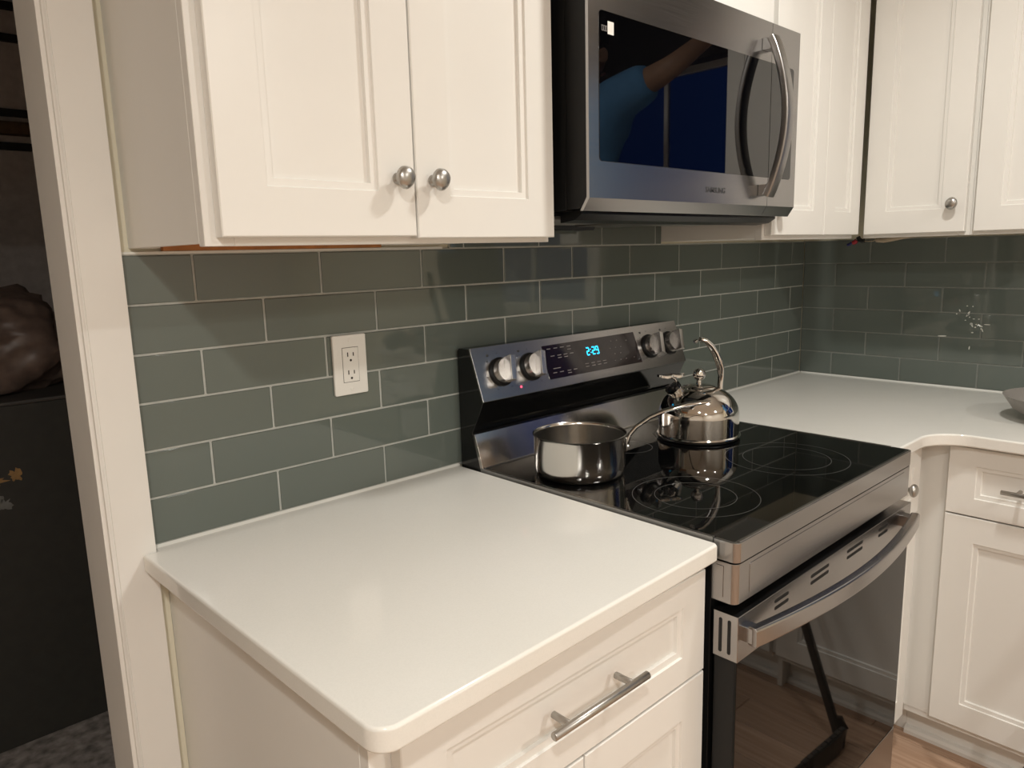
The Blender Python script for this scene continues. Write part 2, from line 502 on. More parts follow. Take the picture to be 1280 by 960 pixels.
# ---------------------------------------------------------------- tiled splashback
L, h, x0, z0, OFF = 0.23166, 0.07923, 0.22738, 0.9175, 0.11659
G = 0.0036
ROWS = 6
g = MB().box(0.0, XR - 0.0, 0.0018, YB, H, z0 + ROWS * h + 0.001)
g.box(0.652, 1.413, 0.0018, YB, z0 + ROWS * h + 0.001, z0 + 7 * h)
g.build('grout_bed', 'grout', wall_back, smooth=0)
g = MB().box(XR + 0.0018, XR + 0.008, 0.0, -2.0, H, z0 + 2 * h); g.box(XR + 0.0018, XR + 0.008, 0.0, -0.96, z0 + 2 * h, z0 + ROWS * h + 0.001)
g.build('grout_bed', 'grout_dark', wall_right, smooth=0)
TILE_CACHE = {}
def tilt(o):
    o.rotation_euler = (math.radians(rt_.uniform(-0.22, 0.22)), 0, math.radians(rt_.uniform(-0.22, 0.22)))
    return o
rt_ = random.Random(12)
def tile(kind, parent, a0, a1, zlo, zhi):
    """one glass tile, from a0 to a1 along its wall"""
    key = (kind, round(a1 - a0, 4), round(zhi - zlo, 4))
    loc = (a0, 0, zlo) if kind == 'b' else (XR, -a0, zlo)
    if key in TILE_CACHE:
        return tilt(copy_to(TILE_CACHE[key], loc, parent))
    mb = MB(); w = a1 - a0; hh = zhi - zlo
    if kind == 'b': mb.box(0, w, 0, 0.008, 0, hh)
    else: mb.box(0, 0.008, -w, 0, 0, hh)
    o = mb.build('tile', 'glass_tile', None, bevel=0.0018, seg=2, loc=(0, 0, 0), smooth=50)
    TILE_CACHE[key] = o
    place(o, loc, parent)
    tilt(o)
    return o
def lay(kind, parent, lo, hi, joint, zlo, zhi):
    j = joint
    while j - L > lo: j -= L
    edges = [lo]
    while j < hi - 0.004:
        if j > lo + 0.004: edges.append(j)
        j += L
    edges.append(hi)
    for a, c in zip(edges, edges[1:]):
        tile(kind, parent, a + (G / 2 if a > lo else 0.0008), c - (G / 2 if c < hi else 0.0008), zlo + G / 2, zhi - G / 2)
for r in range(7):
    jt = x0 if r % 2 == 0 else x0 + L / 2
    if r < 6:
        lay('b', wall_back, 0.0, XR - 0.001, jt, z0 + r * h, z0 + (r + 1) * h)
        lay('r', wall_right, 0.0, 0.95 if r >= 2 else 1.9, OFF if r % 2 == 0 else OFF + L / 2, z0 + r * h, z0 + (r + 1) * h)
    else:
        lay('b', wall_back, 0.652, 1.413, jt, z0 + r * h, z0 + (r + 1) * h)
mb = MB().prism([(0, H), (-0.005, H), (0, H + 0.004)], 'x', 0.0, 0.652); mb.prism([(0, H), (-0.005, H), (0, H + 0.004)], 'x', 1.413, XR)
mb.box(0.0, 0.63, -0.0008, YB, z0 + 6 * h, z0 + 6 * h + 0.004)
mb.build('caulk_bead', 'caulk_white', wall_back, smooth=0)
MB().prism([(XR, H), (XR - 0.005, H), (XR, H + 0.004)], 'y', -0.006, -2.0).build('caulk_bead', 'caulk_white', wall_right, smooth=0)

# small white flecks on the right-hand tiles
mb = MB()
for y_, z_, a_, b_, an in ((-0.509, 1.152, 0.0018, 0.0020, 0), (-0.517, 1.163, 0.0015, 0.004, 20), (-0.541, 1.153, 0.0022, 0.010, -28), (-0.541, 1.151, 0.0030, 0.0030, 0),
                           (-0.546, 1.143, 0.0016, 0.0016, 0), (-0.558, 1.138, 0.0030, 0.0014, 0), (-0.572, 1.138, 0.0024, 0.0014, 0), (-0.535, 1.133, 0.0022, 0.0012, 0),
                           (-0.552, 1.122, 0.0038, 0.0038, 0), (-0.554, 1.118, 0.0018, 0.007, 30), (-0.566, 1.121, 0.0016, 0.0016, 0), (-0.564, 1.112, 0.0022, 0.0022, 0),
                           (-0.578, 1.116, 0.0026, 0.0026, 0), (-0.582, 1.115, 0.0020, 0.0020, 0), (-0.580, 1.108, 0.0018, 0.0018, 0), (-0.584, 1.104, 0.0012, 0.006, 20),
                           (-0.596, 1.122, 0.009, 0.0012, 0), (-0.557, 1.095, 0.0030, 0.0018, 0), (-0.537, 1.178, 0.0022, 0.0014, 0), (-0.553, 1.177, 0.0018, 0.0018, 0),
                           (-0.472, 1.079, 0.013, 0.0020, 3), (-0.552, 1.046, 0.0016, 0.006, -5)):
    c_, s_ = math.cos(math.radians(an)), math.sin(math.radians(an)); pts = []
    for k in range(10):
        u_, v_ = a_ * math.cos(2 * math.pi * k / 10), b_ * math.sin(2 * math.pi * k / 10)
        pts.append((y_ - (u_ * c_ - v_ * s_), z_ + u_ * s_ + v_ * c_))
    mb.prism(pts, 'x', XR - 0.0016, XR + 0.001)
mb.build('white_flecks', 'caulk_white', wall_right, smooth=0, kind='stuff')

# wall outlet
ot = thing('wall_outlet', (0.389, 0, 1.116), 'white double socket plate on the tiled wall', 'outlet')
mb = MB()
mb.prism(rrect(0.353, 0.426, 1.116, 1.233, 0.003), 'y', 0.0, -0.007)
mb.build('cover_plate', 'plastic_white', ot, bevel=0.0018, seg=3)
ins = MB().prism(rrect(0.3725, 0.4065, 1.1415, 1.2080, 0.001), 'y', -0.005, -0.0082).build('socket_insert', 'plastic_white', ot, bevel=0.0004)
mb = MB()
for a in (0.3717, 0.4065):
    mb.box(a, a + 0.0008, -0.0068, -0.0072, 1.141, 1.2085)
for zz in (1.1405, 1.2080):
    mb.box(0.3717, 0.4073, -0.0068, -0.0072, zz, zz + 0.0008)
mb.build('insert_gap', 'outlet_hole', ot, smooth=0)
for zc in (1.192, 1.157):
    for dx, hh in ((-0.0062, 0.0085), (0.0062, 0.0070)):
        MB().box(0.3895 + dx - 0.0011, 0.3895 + dx + 0.0011, -0.008, -0.0084, zc - hh / 2 + 0.003, zc + hh / 2 + 0.003).build('slot', 'outlet_hole', ins, smooth=0)
    MB().lathe([(0, 0), (0.0024, 0), (0.0024, 0.0004), (0, 0.0004)], (0.3895, -0.008, zc - 0.0085), (0, -1, 0), n=16).build('ground_hole', 'outlet_hole', ins, smooth=0)
for zc in (1.2225, 1.1265):
    MB().lathe([(0, 0), (0.0032, 0), (0.003, 0.0008), (0, 0.0012)], (0.3895, -0.007, zc), (0, -1, 0), n=16).build('screw', 'plastic_white', ot)

# ---------------------------------------------------------------- cabinets
def upper_cabinet_back(xa, xb, za, zb, doors, knobs, label, y_ff=-0.305, under='wood_brown', ff=0.038):
    t = thing('upper_cabinet', ((xa + xb) / 2, YB, za), label, 'cabinet', 'white wall cabinets')
    mb = MB()
    mb.box(xa, xa + 0.013, YB, y_ff + 0.019, za, zb); mb.box(xb - 0.013, xb, YB, y_ff + 0.019, za, zb)
    mb.box(xa + 0.013, xb - 0.013, YB, y_ff + 0.019, zb - 0.013, zb); mb.box(xa + 0.013, xb - 0.013, YB, YB - 0.008, za, zb - 0.013)
    mb.build('carcass', 'cabinet_white', t, bevel=0.0008, seg=1)
    if under == 'wood_brown':
        xm = xa + 0.335
        MB().box(xa + 0.045, 0.470, -0.0012, -0.014, za - 0.0045, za + 0.0165).build('cleat', under, t, smooth=0, label='bare brown wood strip under the cabinet')
        MB().box(xa + 0.0135, xm, YB - 0.0085, y_ff + 0.019, za + 0.017, za + 0.030).build('bottom_board', under, t, smooth=0, label='bare brown wood underside')
        MB().box(xm, xb - 0.0135, YB - 0.0085, y_ff + 0.019, za + 0.015, za + 0.030).build('bottom_board', 'steel_dark', t, smooth=0)
    else:
        MB().box(xa + 0.0135, xb - 0.0135, YB - 0.0085, y_ff + 0.019, za + 0.0075, za + 0.02).build('bottom_board', under, t, smooth=0)
    mb = MB()
    mb.box(xa, xa + ff, y_ff, y_ff + 0.019, za - 0.004, zb); mb.box(xb - ff, xb, y_ff, y_ff + 0.019, za - 0.004, zb)
    mb.box(xa + ff, xb - ff, y_ff, y_ff + 0.019, za - 0.004, za + 0.034); mb.box(xa + ff, xb - ff, y_ff, y_ff + 0.019, zb - 0.04, zb)
    mb.build('face_frame', 'cabinet_white', t, bevel=0.0008, seg=1)
    for (u0, u1, v0, v1), kn in zip(doors, knobs):
        d = shaker('door', facing_back(y_ff - 0.0005), u0, u1, v0, v1, t)
        if kn: cabinet_knob(facing_back(y_ff), kn[0], kn[1], 0.0204, d)
    return t

ZT = 2.30
upper_cabinet_back(0.018, 0.639, 1.402, ZT, [(0.033, 0.3315, 1.409, ZT - 0.01), (0.3345, 0.634, 1.406, ZT - 0.01)],
                   [(0.300, 1.492), (0.365, 1.492)], 'white two-door wall cabinet left of the microwave')
upper_cabinet_back(0.6405, 1.4115, 1.872, ZT, [(0.652, 1.0245, 1.88, ZT - 0.01), (1.0275, 1.40, 1.88, ZT - 0.01)],
                   [None, None], 'short white wall cabinet above the microwave', under='cabinet_white')
upper_cabinet_back(1.4130, 1.9550, 1.400, ZT, [(1.424, 1.716, 1.407, ZT - 0.01), (1.719, 1.952, 1.407, ZT - 0.01)],
                   [(1.452, 1.470), None], 'white two-door wall cabinet right of the microwave, in the corner', under='cabinet_white')

def upper_cabinet_right(ua, ub, za, zb, doors, knobs, label, x_ff=XR - 0.305, ff=0.03):
    t = thing('upper_cabinet', (XR, -(ua + ub) / 2, za), label, 'cabinet', 'white wall cabinets')
    xw = XR + 0.008
    mb = MB()
    mb.box(xw, x_ff + 0.019, -ua, -ua - 0.013, za, zb); mb.box(xw, x_ff + 0.019, -ub + 0.013, -ub, za, zb)
    mb.box(xw, x_ff + 0.019, -ua - 0.013, -ub + 0.013, zb - 0.013, zb); mb.box(xw, xw - 0.008, -ua - 0.013, -ub + 0.013, za, zb - 0.013)
    mb.build('carcass', 'cabinet_white', t, bevel=0.0008, seg=1)
    MB().box(xw - 0.0085, x_ff + 0.0195, -ua - 0.0135, -ub + 0.0135, za + 0.0075, za + 0.02).build('bottom_board', 'cabinet_white', t, smooth=0)
    mb = MB()
    mb.box(x_ff, x_ff + 0.019, -ua, -ua - ff, za - 0.004, zb); mb.box(x_ff, x_ff + 0.019, -ub + ff, -ub, za - 0.004, zb)
    mb.box(x_ff, x_ff + 0.019, -ua - ff, -ub + ff, za - 0.004, za + 0.034); mb.box(x_ff, x_ff + 0.019, -ua - ff, -ub + ff, zb - 0.04, zb)
    mb.build('face_frame', 'cabinet_white', t, bevel=0.0008, seg=1)
    for (u0, u1, v0, v1), kn in zip(doors, knobs):
        d = shaker('door', facing_right(x_ff - 0.0005), u0, u1, v0, v1, t, stile=0.06)
        if kn: cabinet_knob(facing_right(x_ff), kn[0], kn[1], 0.0204, d)
    return t
upper_cabinet_right(0.326, 0.6120, 1.400, ZT, [(0.334, 0.602, 1.406, ZT - 0.01)], [(0.572, 1.482)], 'white one-door wall cabinet with a nickel knob, on the right wall beside the corner')
upper_cabinet_right(0.6125, 0.925, 1.400, ZT, [(0.624, 0.915, 1.406, ZT - 0.01)], [(0.885, 1.482)], 'white one-door wall cabinet at the right edge, farther from the corner')

# base cabinet left of the range
bc = thing('base_cabinet', (0.335, -0.3, 0), 'white base cabinet with a bar-handled drawer under the left worktop', 'cabinet', 'white base cabinets')
XA, XB, YFF = 0.018, 0.646, -0.622
mb = MB()
mb.box(XA, XA + 0.016, YB, YFF + 0.019, 0.0, 0.883); mb.box(XB - 0.016, XB, YB, YFF + 0.019, 0.0, 0.883)
mb.box(XA + 0.016, XB - 0.016, YB, YFF + 0.019, 0.10, 0.116); mb.box(XA + 0.016, XB - 0.016, YB, YB - 0.01, 0.116, 0.883)
mb.box(XA + 0.016, XB - 0.016, YFF + 0.075, YFF + 0.09, 0.0, 0.10)
mb.build('carcass', 'cabinet_white', bc, bevel=0.0008, seg=1)
mb = MB()
mb.box(XA, XA + 0.04, YFF, YFF + 0.019, 0.10, 0.883); mb.box(XB - 0.04, XB, YFF, YFF + 0.019, 0.10, 0.883)
for a, c in ((0.10, 0.13), (0.672, 0.70), (0.855, 0.883)):
    mb.box(XA + 0.04, XB - 0.04, YFF, YFF + 0.019, a, c)
mb.build('face_frame', 'cabinet_white', bc, bevel=0.0008, seg=1)
fb = facing_back(YFF - 0.0005)
d = shaker('drawer', fb, 0.046, 0.644, 0.690, 0.866, bc, stile=0.062, rail=0.045)
bar_pull(fb, 0.250, 0.445, 0.781, 0.020, d)
shaker('door', fb, 0.046, 0.3435, 0.115, 0.686, bc, stile=0.062, rail=0.062)
shaker('door', fb, 0.3465, 0.644, 0.115, 0.686, bc, stile=0.062, rail=0.062)
MB().box(-0.0005, XA - 0.0005, 0.0079, 0.002, 0.0, 0.88).build('filler_strip', 'wall_cream', wall_back, smooth=0)

# narrow base cabinet right of the range, in the corner
nb = thing('base_cabinet', (1.55, -0.3, 0), 'narrow white base cabinet squeezed between the range and the corner', 'cabinet', 'white base cabinets')
mb = MB().box(1.414, 1.430, YB, -0.593, 0, 0.883); mb.box(1.430, XR + 0.008, YB, -0.593, 0.10, 0.116); mb.box(1.430, XR + 0.008, YB, -0.002, 0.116, 0.883)
mb.box(1.430, 1.780, -0.535, -0.55, 0, 0.10); mb.box(1.765, 1.780, -0.55, -0.6120, 0, 0.10)
mb.build('carcass', 'cabinet_white', nb, bevel=0.0008, seg=1)
mb = MB().box(1.414, 1.440, -0.593, -0.612, 0.10, 0.883); mb.box(1.635, 1.697, -0.593, -0.612, 0.10, 0.883)
for a, c in ((0.10, 0.13), (0.672, 0.70), (0.855, 0.883)):
    mb.box(1.440, 1.635, -0.593, -0.612, a, c)
mb.build('face_frame', 'cabinet_white', nb, bevel=0.0008, seg=1)
fn = facing_back(-0.6125)
d = shaker('drawer', fn, 1.420, 1.664, 0.690, 0.866, nb, stile=0.05, rail=0.045)
cabinet_knob(fn, 1.556, 0.777, 0.020, d)
shaker('door', fn, 1.420, 1.664, 0.105, 0.686, nb, stile=0.05, rail=0.062)

# base cabinets along the right wall
def base_right(ua, ub, drawers, doors, label, ff_l=0.03):
    t = thing('base_cabinet', (1.99, -(ua + ub) / 2, 0), label, 'cabinet', 'white base cabinets')
    xf = 1.697
    mb = MB()
    mb.box(XR + 0.008, xf + 0.019, -ua, -ua - 0.016, 0.10, 0.883); mb.box(XR + 0.008, xf + 0.019, -ub + 0.016, -ub, 0.0, 0.883)
    mb.box(XR + 0.008, xf + 0.019, -ua - 0.016, -ub + 0.016, 0.10, 0.116)
    mb.build('carcass', 'cabinet_white', t, bevel=0.0008, seg=1)
    mb = MB().box(xf, xf + 0.019, -ua, -ua - ff_l, 0.118, 0.883); mb.box(xf + 0.002, xf + 0.03, -ua - 0.01, -ub + 0.02, 0.1005, 0.118); mb.box(xf, xf + 0.019, -ub + 0.04, -ub, 0.118, 0.883)
    for a, c in ((0.118, 0.148), (0.672, 0.70), (0.855, 0.883)):
        mb.box(xf, xf + 0.019, -ua - ff_l, -ub + 0.04, a, c)
    mb.build('face_frame', 'cabinet_white', t, bevel=0.0008, seg=1)
    fr = facing_right(xf - 0.0005)
    for u0, u1, pull in drawers:
        d = shaker('drawer', fr, u0, u1, 0.703, 0.876, t, stile=0.062, rail=0.045)
        if pull: bar_pull(fr, (u0 + u1) / 2 - 0.0975, (u0 + u1) / 2 + 0.0975, 0.788, 0.020, d)
    for u0, u1 in doors:
        shaker('door', fr, u0, u1, 0.124, 0.699, t, stile=0.068, rail=0.066)
    ut = ua
    MB().box(1.765, 1.780, -ut, -ub, 0, 0.10).build('toe_board', 'cabinet_white', t, bevel=0.001)
    mb = MB().prism([(1.765, 0.0), (1.747, 0.0), (1.747, 0.010), (1.7515, 0.017), (1.759, 0.020), (1.765, 0.020)], 'y', -ut, -ub)
    mb.build('shoe_moulding', 'trim_white', t, smooth=30)
    return t
base_right(0.6125, 1.145, [(0.692, 1.135, True)], [(0.692, 1.135)], 'white base cabinet with drawer and bar pull on the right, at the inside corner', 0.085)
base_right(1.1455, 1.90, [(1.156, 1.522, True), (1.526, 1.89, True)], [(1.156, 1.522), (1.526, 1.89)], 'white two-door base cabinet on the right wall under the window')

# worktops
def worktop(name, outline, label, hole=None):
    mb = MB().prism(outline, 'z', H - 0.030, H)
    bm = mb.bm
    bmesh.ops.recalc_face_normals(bm, faces=bm.faces)
    es = [e for e in bm.edges if len(e.link_faces) == 2 and abs(e.verts[0].co.z - e.verts[1].co.z) < 1e-6 and e.calc_face_angle(0) > 0.6]
    bmesh.ops.bevel(bm, geom=es, offset=0.0045, segments=4, profile=0.5, affect='EDGES', clamp_overlap=True)
    o = mb.build(name, 'quartz', smooth=35, wn=True)
    return tag(o, label, 'worktop', 'white quartz worktops')
def arc(cx, cy, r, a0, a1, n=10):
    return [(cx + r * math.cos(math.radians(a0 + (a1 - a0) * k / n)), cy + r * math.sin(math.radians(a0 + (a1 - a0) * k / n))) for k in range(n + 1)]
wl = [(0.0005, 0.0), (0.0005, -0.020), (-0.021, -0.020)] + arc(0.024, -0.652, 0.028, 180, 268, 8) + [(0.644, -0.662), (0.650, -0.656), (0.651, 0.0)]
worktop('worktop', wl, 'white quartz worktop over the left base cabinet')
wr = [(XR, 0.0), (1.4135, 0.0), (1.4135, -0.662)] + arc(1.560, -0.752, 0.090, 90, 0, 12) + [(1.650, -1.91), (XR, -1.91)]
worktop('worktop', wr, 'white quartz worktop turning the corner right of the range')

# ---------------------------------------------------------------- range (stove)
SX0, SX1 = 0.656, 1.410
st = thing('range_stove', ((SX0 + SX1) / 2, -0.35, 0), 'stainless steel electric range with a black glass cooktop', 'stove')
MB().box(SX0 + 0.002, SX1 - 0.002, -0.012, -0.644, 0.06, 0.908).build('body', 'black_enamel', st, bevel=0.002)
for fx in (SX0 + 0.05, SX1 - 0.05):
    for fy in (-0.06, -0.60):
        MB().lathe([(0, 0), (0.016, 0), (0.016, 0.01), (0.008, 0.012), (0.008, 0.062), (0, 0.062)], (fx, fy, 0), n=16).build('foot', 'black_plastic', st)
prof = [(-0.006, 0.908), (-0.004, 1.172), (-0.010, 1.178), (-0.045, 1.178), (-0.086, 1.066), (-0.070, 1.033), (-0.047, 0.994), (-0.070, 0.912), (-0.070, 0.908)]
bgd = MB().prism(prof, 'x', SX0, SX1).build('backguard', 'black_gloss', st, bevel=0.0015)
# sloping steel control face
Fd = Vector((0, -0.041, -0.112)).normalized(); Fn = Vector((0, -0.112, 0.041)).normalized(); F0 = Vector((0, -0.0455, 1.1785))
def fp(x, s, w=0.0):
    p_ = F0 + Fd * s + Fn * w
    return Vector((x, p_.y, p_.z))
def face_prism(poly, w0, w1):
    mb = MB(); a = mb.verts([fp(u, v, w0) for u, v in poly]); c = mb.verts([fp(u, v, w1) for u, v in poly]); n = len(poly)
    mb.face(a); mb.face(c)
    for i in range(n): mb.face([a[i], a[(i + 1) % n], c[(i + 1) % n], c[i]])
    return mb
cp = face_prism([(SX0 - 0.001, -0.001), (SX1 + 0.001, -0.001), (SX1 + 0.001, 0.119), (SX0 - 0.001, 0.119)], -0.002, 0.003).build('control_panel', 'steel', st, bevel=0.0012)
disp = face_prism([(0.868, 0.017), (1.214, 0.015), (1.218, 0.098), (0.866, 0.098)], 0.001, 0.0036).build('display', 'display_glass', cp, bevel=0.0003, label='dark display strip with a blue clock reading 2:29')
# everything below sits on the control panel, a part of the range
def face_quad(mb, x, s, w, hh, z=0.0040):
    mb.face(mb.verts([fp(x - w / 2, s - hh / 2, z), fp(x - w / 2, s + hh / 2, z), fp(x + w / 2, s + hh / 2, z), fp(x + w / 2, s - hh / 2, z)]))
mb = MB()
SEG = {'2': 'abged', '9': 'abcdfg'}
def digit(mb, ch, xc, sc, w=0.0085, hh=0.018, t=0.0026):
    segs = {'a': (0, -hh / 2, w, t), 'g': (0, 0, w, t), 'd': (0, hh / 2, w, t), 'f': (-w / 2, -hh / 4, t, hh / 2), 'b': (w / 2, -hh / 4, t, hh / 2),
            'e': (-w / 2, hh / 4, t, hh / 2), 'c': (w / 2, hh / 4, t, hh / 2)}
    for k in SEG[ch]:
        dx, ds, ww, h2 = segs[k]
        face_quad(mb, xc + dx, sc + ds, ww, h2)
for ch, xc in (('2', 1.020), ('2', 1.041), ('9', 1.055)):
    digit(mb, ch, xc, 0.0465)
for ds in (-0.004, 0.004):
    face_quad(mb, 1.0305, 0.0465 + ds, 0.0026, 0.0026)
mb.build('clock_digits', 'clock_blue', cp, smooth=0, label='glowing blue clock digits')
mb = MB()
rl = random.Random(3)
for s, xs_ in ((0.026, (0.888, 0.911, 0.934, 0.957)), (0.0335, (0.957,)), (0.044, (0.895, 0.918, 0.940, 0.962)), (0.050, (0.918, 0.940)), (0.074, (0.893, 0.905)),
               (0.084, (0.889, 0.912, 0.938, 0.960)), (0.090, (0.938,)), (0.076, (1.005, 1.028, 1.050, 1.072)), (0.083, (1.005, 1.028, 1.050, 1.072)),
               (0.030, (1.115, 1.138)), (0.048, (1.105, 1.127, 1.148)), (0.064, (1.118, 1.141)), (0.081, (1.112, 1.135, 1.157, 1.190)), (0.034, (1.176,))):
    for x in xs_:
        face_quad(mb, x, s, 0.013 if x < 1.09 else 0.004, 0.0017, 0.0038)
mb.build('legend_marks', 'legend_print', cp, smooth=0, kind='stuff')
mb = MB()
for xk in (0.726, 0.819, 1.268, 1.358):
    for k in range(7):
        a = math.radians(-150 + 50 * k)
        face_quad(mb, xk + 0.042 * math.sin(a), 0.060 - 0.042 * math.cos(a), 0.004, 0.0016, 0.0032)
    face_quad(mb, xk - 0.03 + 0.003, 0.020, 0.007, 0.005, 0.0032)
mb.build('dial_marks', 'legend_dark', cp, smooth=0, kind='stuff')
for xk in (0.726, 0.819, 1.268, 1.358):
    o_ = fp(xk, 0.060, 0.003)
    kb = MB().lathe([(0, 0), (0.0325, 0), (0.0325, 0.004), (0.0300, 0.006), (0.0290, 0.006), (0, 0.006)], o_, Fn, n=40).build('dial', 'black_plastic', cp)
    MB().lathe([(0, 0.006), (0.0275, 0.006), (0.0268, 0.020), (0.0255, 0.0225), (0, 0.0225)], o_, Fn, n=40).build('dial_face', 'dial_metal', kb, smooth=35, wn=True)
    R_ = Matrix((Vector((1, 0, 0)), Fd, Fn)).transposed().to_4x4()
    M = Matrix.Translation(fp(xk, 0.060, 0.034)) @ R_ @ Matrix.Rotation(math.radians(14), 4, 'Z')
    MB().obox(M, 0.0145, 0.056, 0.026).build('grip', 'dial_metal', kb, bevel=0.0015)
MB().lathe([(0, 0), (0.0026, 0), (0.002, 0.0012), (0, 0.0016)], fp(0.773, 0.101, 0.003), Fn, n=16).build('indicator_light', 'led_red', cp, label='small red indicator light')
# steel riser between cooktop and backguard
mb = MB().prism([(-0.050, 0.990), (-0.054, 0.9915), (-0.077, 0.921), (-0.084, 0.9165), (-0.084, 0.912), (-0.066, 0.912)], 'x', SX0 + 0.001, SX1 - 0.001)
mb.build('riser_panel', 'steel_brushed', st, bevel=0.0006, seg=1)
# cooktop
ck = MB().box(SX0 + 0.006, SX1 - 0.006, -0.070, -0.683, 0.908, 0.9185).build('cooktop_glass', 'cooktop_glass', st, bevel=0.0012)
for xa in (SX0, SX1 - 0.006):
    MB().box(xa, xa + 0.006, -0.070, -0.647, 0.906, 0.9193).build('side_rim', 'steel_dark', st, bevel=0.001)
cs = [(SX0, -0.648)] + arc(SX0 + 0.012, -0.680, 0.012, 180, 270, 6) + arc(SX1 - 0.012, -0.680, 0.012, 270, 360, 6) + [(SX1, -0.648)]
MB().prism(cs, 'z', 0.8845, 0.9182).build('front_rim', 'steel', st, bevel=0.0012)
MB().box(SX0 + 0.010, SX1 - 0.010, -0.6832, -0.6900, 0.9150, 0.9196).build('front_lip', 'steel', st, bevel=0.001)
def ring(cx, cy, r, w=0.0006):
    mb = MB().lathe([(r - w, 0), (r + w, 0), (r + w, 0.0002), (r - w, 0.0002), (r - w, 0)], (cx, cy, 0.9185), n=96, cap=False)
    mb.build('burner_ring', 'ring_print', ck, smooth=0)
for cx, cy, rs in ((0.815, -0.510, (0.118, 0.076)), (1.165, -0.515, (0.130, 0.092)), (0.80, -0.235, (0.080,)), (1.215, -0.245, (0.100,)), (1.01, -0.20, (0.055,))):
    for r in rs: ring(cx, cy, r)
# control strip under the rim, with a pressed end cap
mb = MB().prism([(SX0 - 0.001, -0.646)] + arc(SX0 + 0.011, -0.679, 0.012, 180, 270, 6) + arc(SX1 - 0.011, -0.679, 0.012, 270, 360, 6) + [(SX1 + 0.001, -0.646)], 'z', 0.8135, 0.8825)
ft = mb.build('front_strip', 'steel', st, bevel=0.0012)
for xe, s in ((SX0 - 0.001, -1), (SX1 + 0.001, 1)):
    poly = rrect(-0.668, -0.654, 0.822, 0.876, 0.001, 2)
    MB().prism(poly, 'x', xe, xe + s * 0.0012).build('end_cap', 'steel', ft, bevel=0.0004)
poly = rrect(SX0 + 0.04, SX1 - 0.04, 0.824, 0.875, 0.002, 2)
MB().prism(poly, 'y', -0.691, -0.6916).build('pressed_panel', 'steel', ft, bevel=0.0003, seg=1)
# oven door
dr = MB().box(SX0 + 0.004, SX1 - 0.004, -0.6505, -0.6905, 0.232, 0.794).build('oven_door', 'black_enamel', st, bevel=0.002)
MB().box(SX0 + 0.0015, SX1 - 0.0015, -0.6895, -0.6950, 0.230, 0.716).build('door_glass', 'oven_glass', dr, bevel=0.001, label='dark mirror-like oven door glass')
sp = MB().box(SX0 - 0.001, SX1 + 0.001, -0.6515, -0.6965, 0.7165, 0.7960).build('door_top_strip', 'steel', dr, bevel=0.0012)
for xc, w in ((0.800, 0.050), (0.948, 0.075), (1.105, 0.075), (1.250, 0.050)):
    for zz in (0.7805, 0.7675):
        MB().prism(rrect(xc - w / 2, xc + w / 2, zz - 0.0032, zz + 0.0032, 0.003, 4), 'y', -0.6960, -0.6968).build('vent_slot', 'slot_black', dr, smooth=0)
for xe, s in ((SX0 - 0.001, -1), (SX1 + 0.001, 1)):
    for yc in (-0.6650, -0.6810):
        MB().prism(rrect(yc - 0.0030, yc + 0.0030, 0.726, 0.786, 0.0028, 4), 'x', xe, xe + s * 0.0004).build('end_slot', 'slot_black', dr, smooth=0)
# bowed door handle
path = []; scl = []
for k in range(33):
    t = k / 32
    path.append((SX0 + 0.016 + t * (SX1 - SX0 - 0.032), -0.7120 - 0.0365 * math.sin(math.pi * t) ** 0.9, 0.7620))
    scl.append((1.0, 1.0))
sec = rrect(-0.0095, 0.0095, -0.0165, 0.0165, 0.005, 4)
mb = MB().sweep(path, sec, (0, 0, 1))
for xe in (SX0 + 0.030, SX1 - 0.030):
    mb.box(xe - 0.014, xe + 0.010, -0.6960, -0.714, 0.749, 0.775)
mb.build('door_handle', 'steel', dr, bevel=0.001, smooth=50, label='bowed stainless door handle')
dw = MB().box(SX0 + 0.001, SX1 - 0.001, -0.6500, -0.6950, 0.070, 0.2265).build('bottom_drawer', 'steel', st, bevel=0.002)

# ---------------------------------------------------------------- microwave
MX0, MX1, MZ0, MZ1, MY = 0.657, 1.4095, 1.450, 1.866, -0.388
mw = thing('microwave', ((MX0 + MX1) / 2, -0.2, MZ0), 'stainless over-the-range microwave with dark glass and bowed handle', 'microwave')
MB().box(MX0 + 0.002, MX1 - 0.002, YB - 0.009, -0.332, MZ0 + 0.002, MZ1 - 0.002).build('case', 'black_enamel', mw, bevel=0.002)
MB().prism([(-0.334, MZ0 + 0.004), (-0.366, MZ0 + 0.004), (-0.3815, MZ0 + 0.024), (-0.3815, MZ1 - 0.002), (-0.334, MZ1 - 0.002)], 'x', MX0 + 0.001, MX1 - 0.001).build('door_shell', 'black_plastic', mw, bevel=0.0008)
MS = 1.279
fprof = [(-0.3818, MZ1), (MY, MZ1), (MY, MZ0 + 0.0215), (-0.3735, MZ0), (-0.3665, MZ0), (-0.3818, MZ0 + 0.0230)]
md = MB().prism(fprof, 'x', MX0, MS - 0.0007).build('door', 'steel', mw, smooth=0)
mc = MB().prism(fprof, 'x', MS + 0.0007, MX1).build('control_column', 'steel', mw, smooth=0)
gz0, gz1 = 1.5345, 1.7830
mb = MB().prism(rrect(0.684, 1.40, gz0, gz1, 0.008)[7:21] + [(MS - 0.0007, gz0), (MS - 0.0007, gz1)], 'y', MY + 0.002, MY - 0.0008)
mb.build('door_glass', 'microwave_glass', md, bevel=0.0004, seg=1, label='dark glass of the microwave door')
pr = rrect(1.20, 1.384, gz0, gz1, 0.008)
pr = [q for q in pr if q[0] > 1.30]
pr = [(MS + 0.0007, gz0)] + pr[7:] + pr[:7] + [(MS + 0.0007, gz1)]
MB().prism(pr, 'y', MY + 0.002, MY - 0.0008).build('control_glass', 'microwave_glass', mc, bevel=0.0004, seg=1)
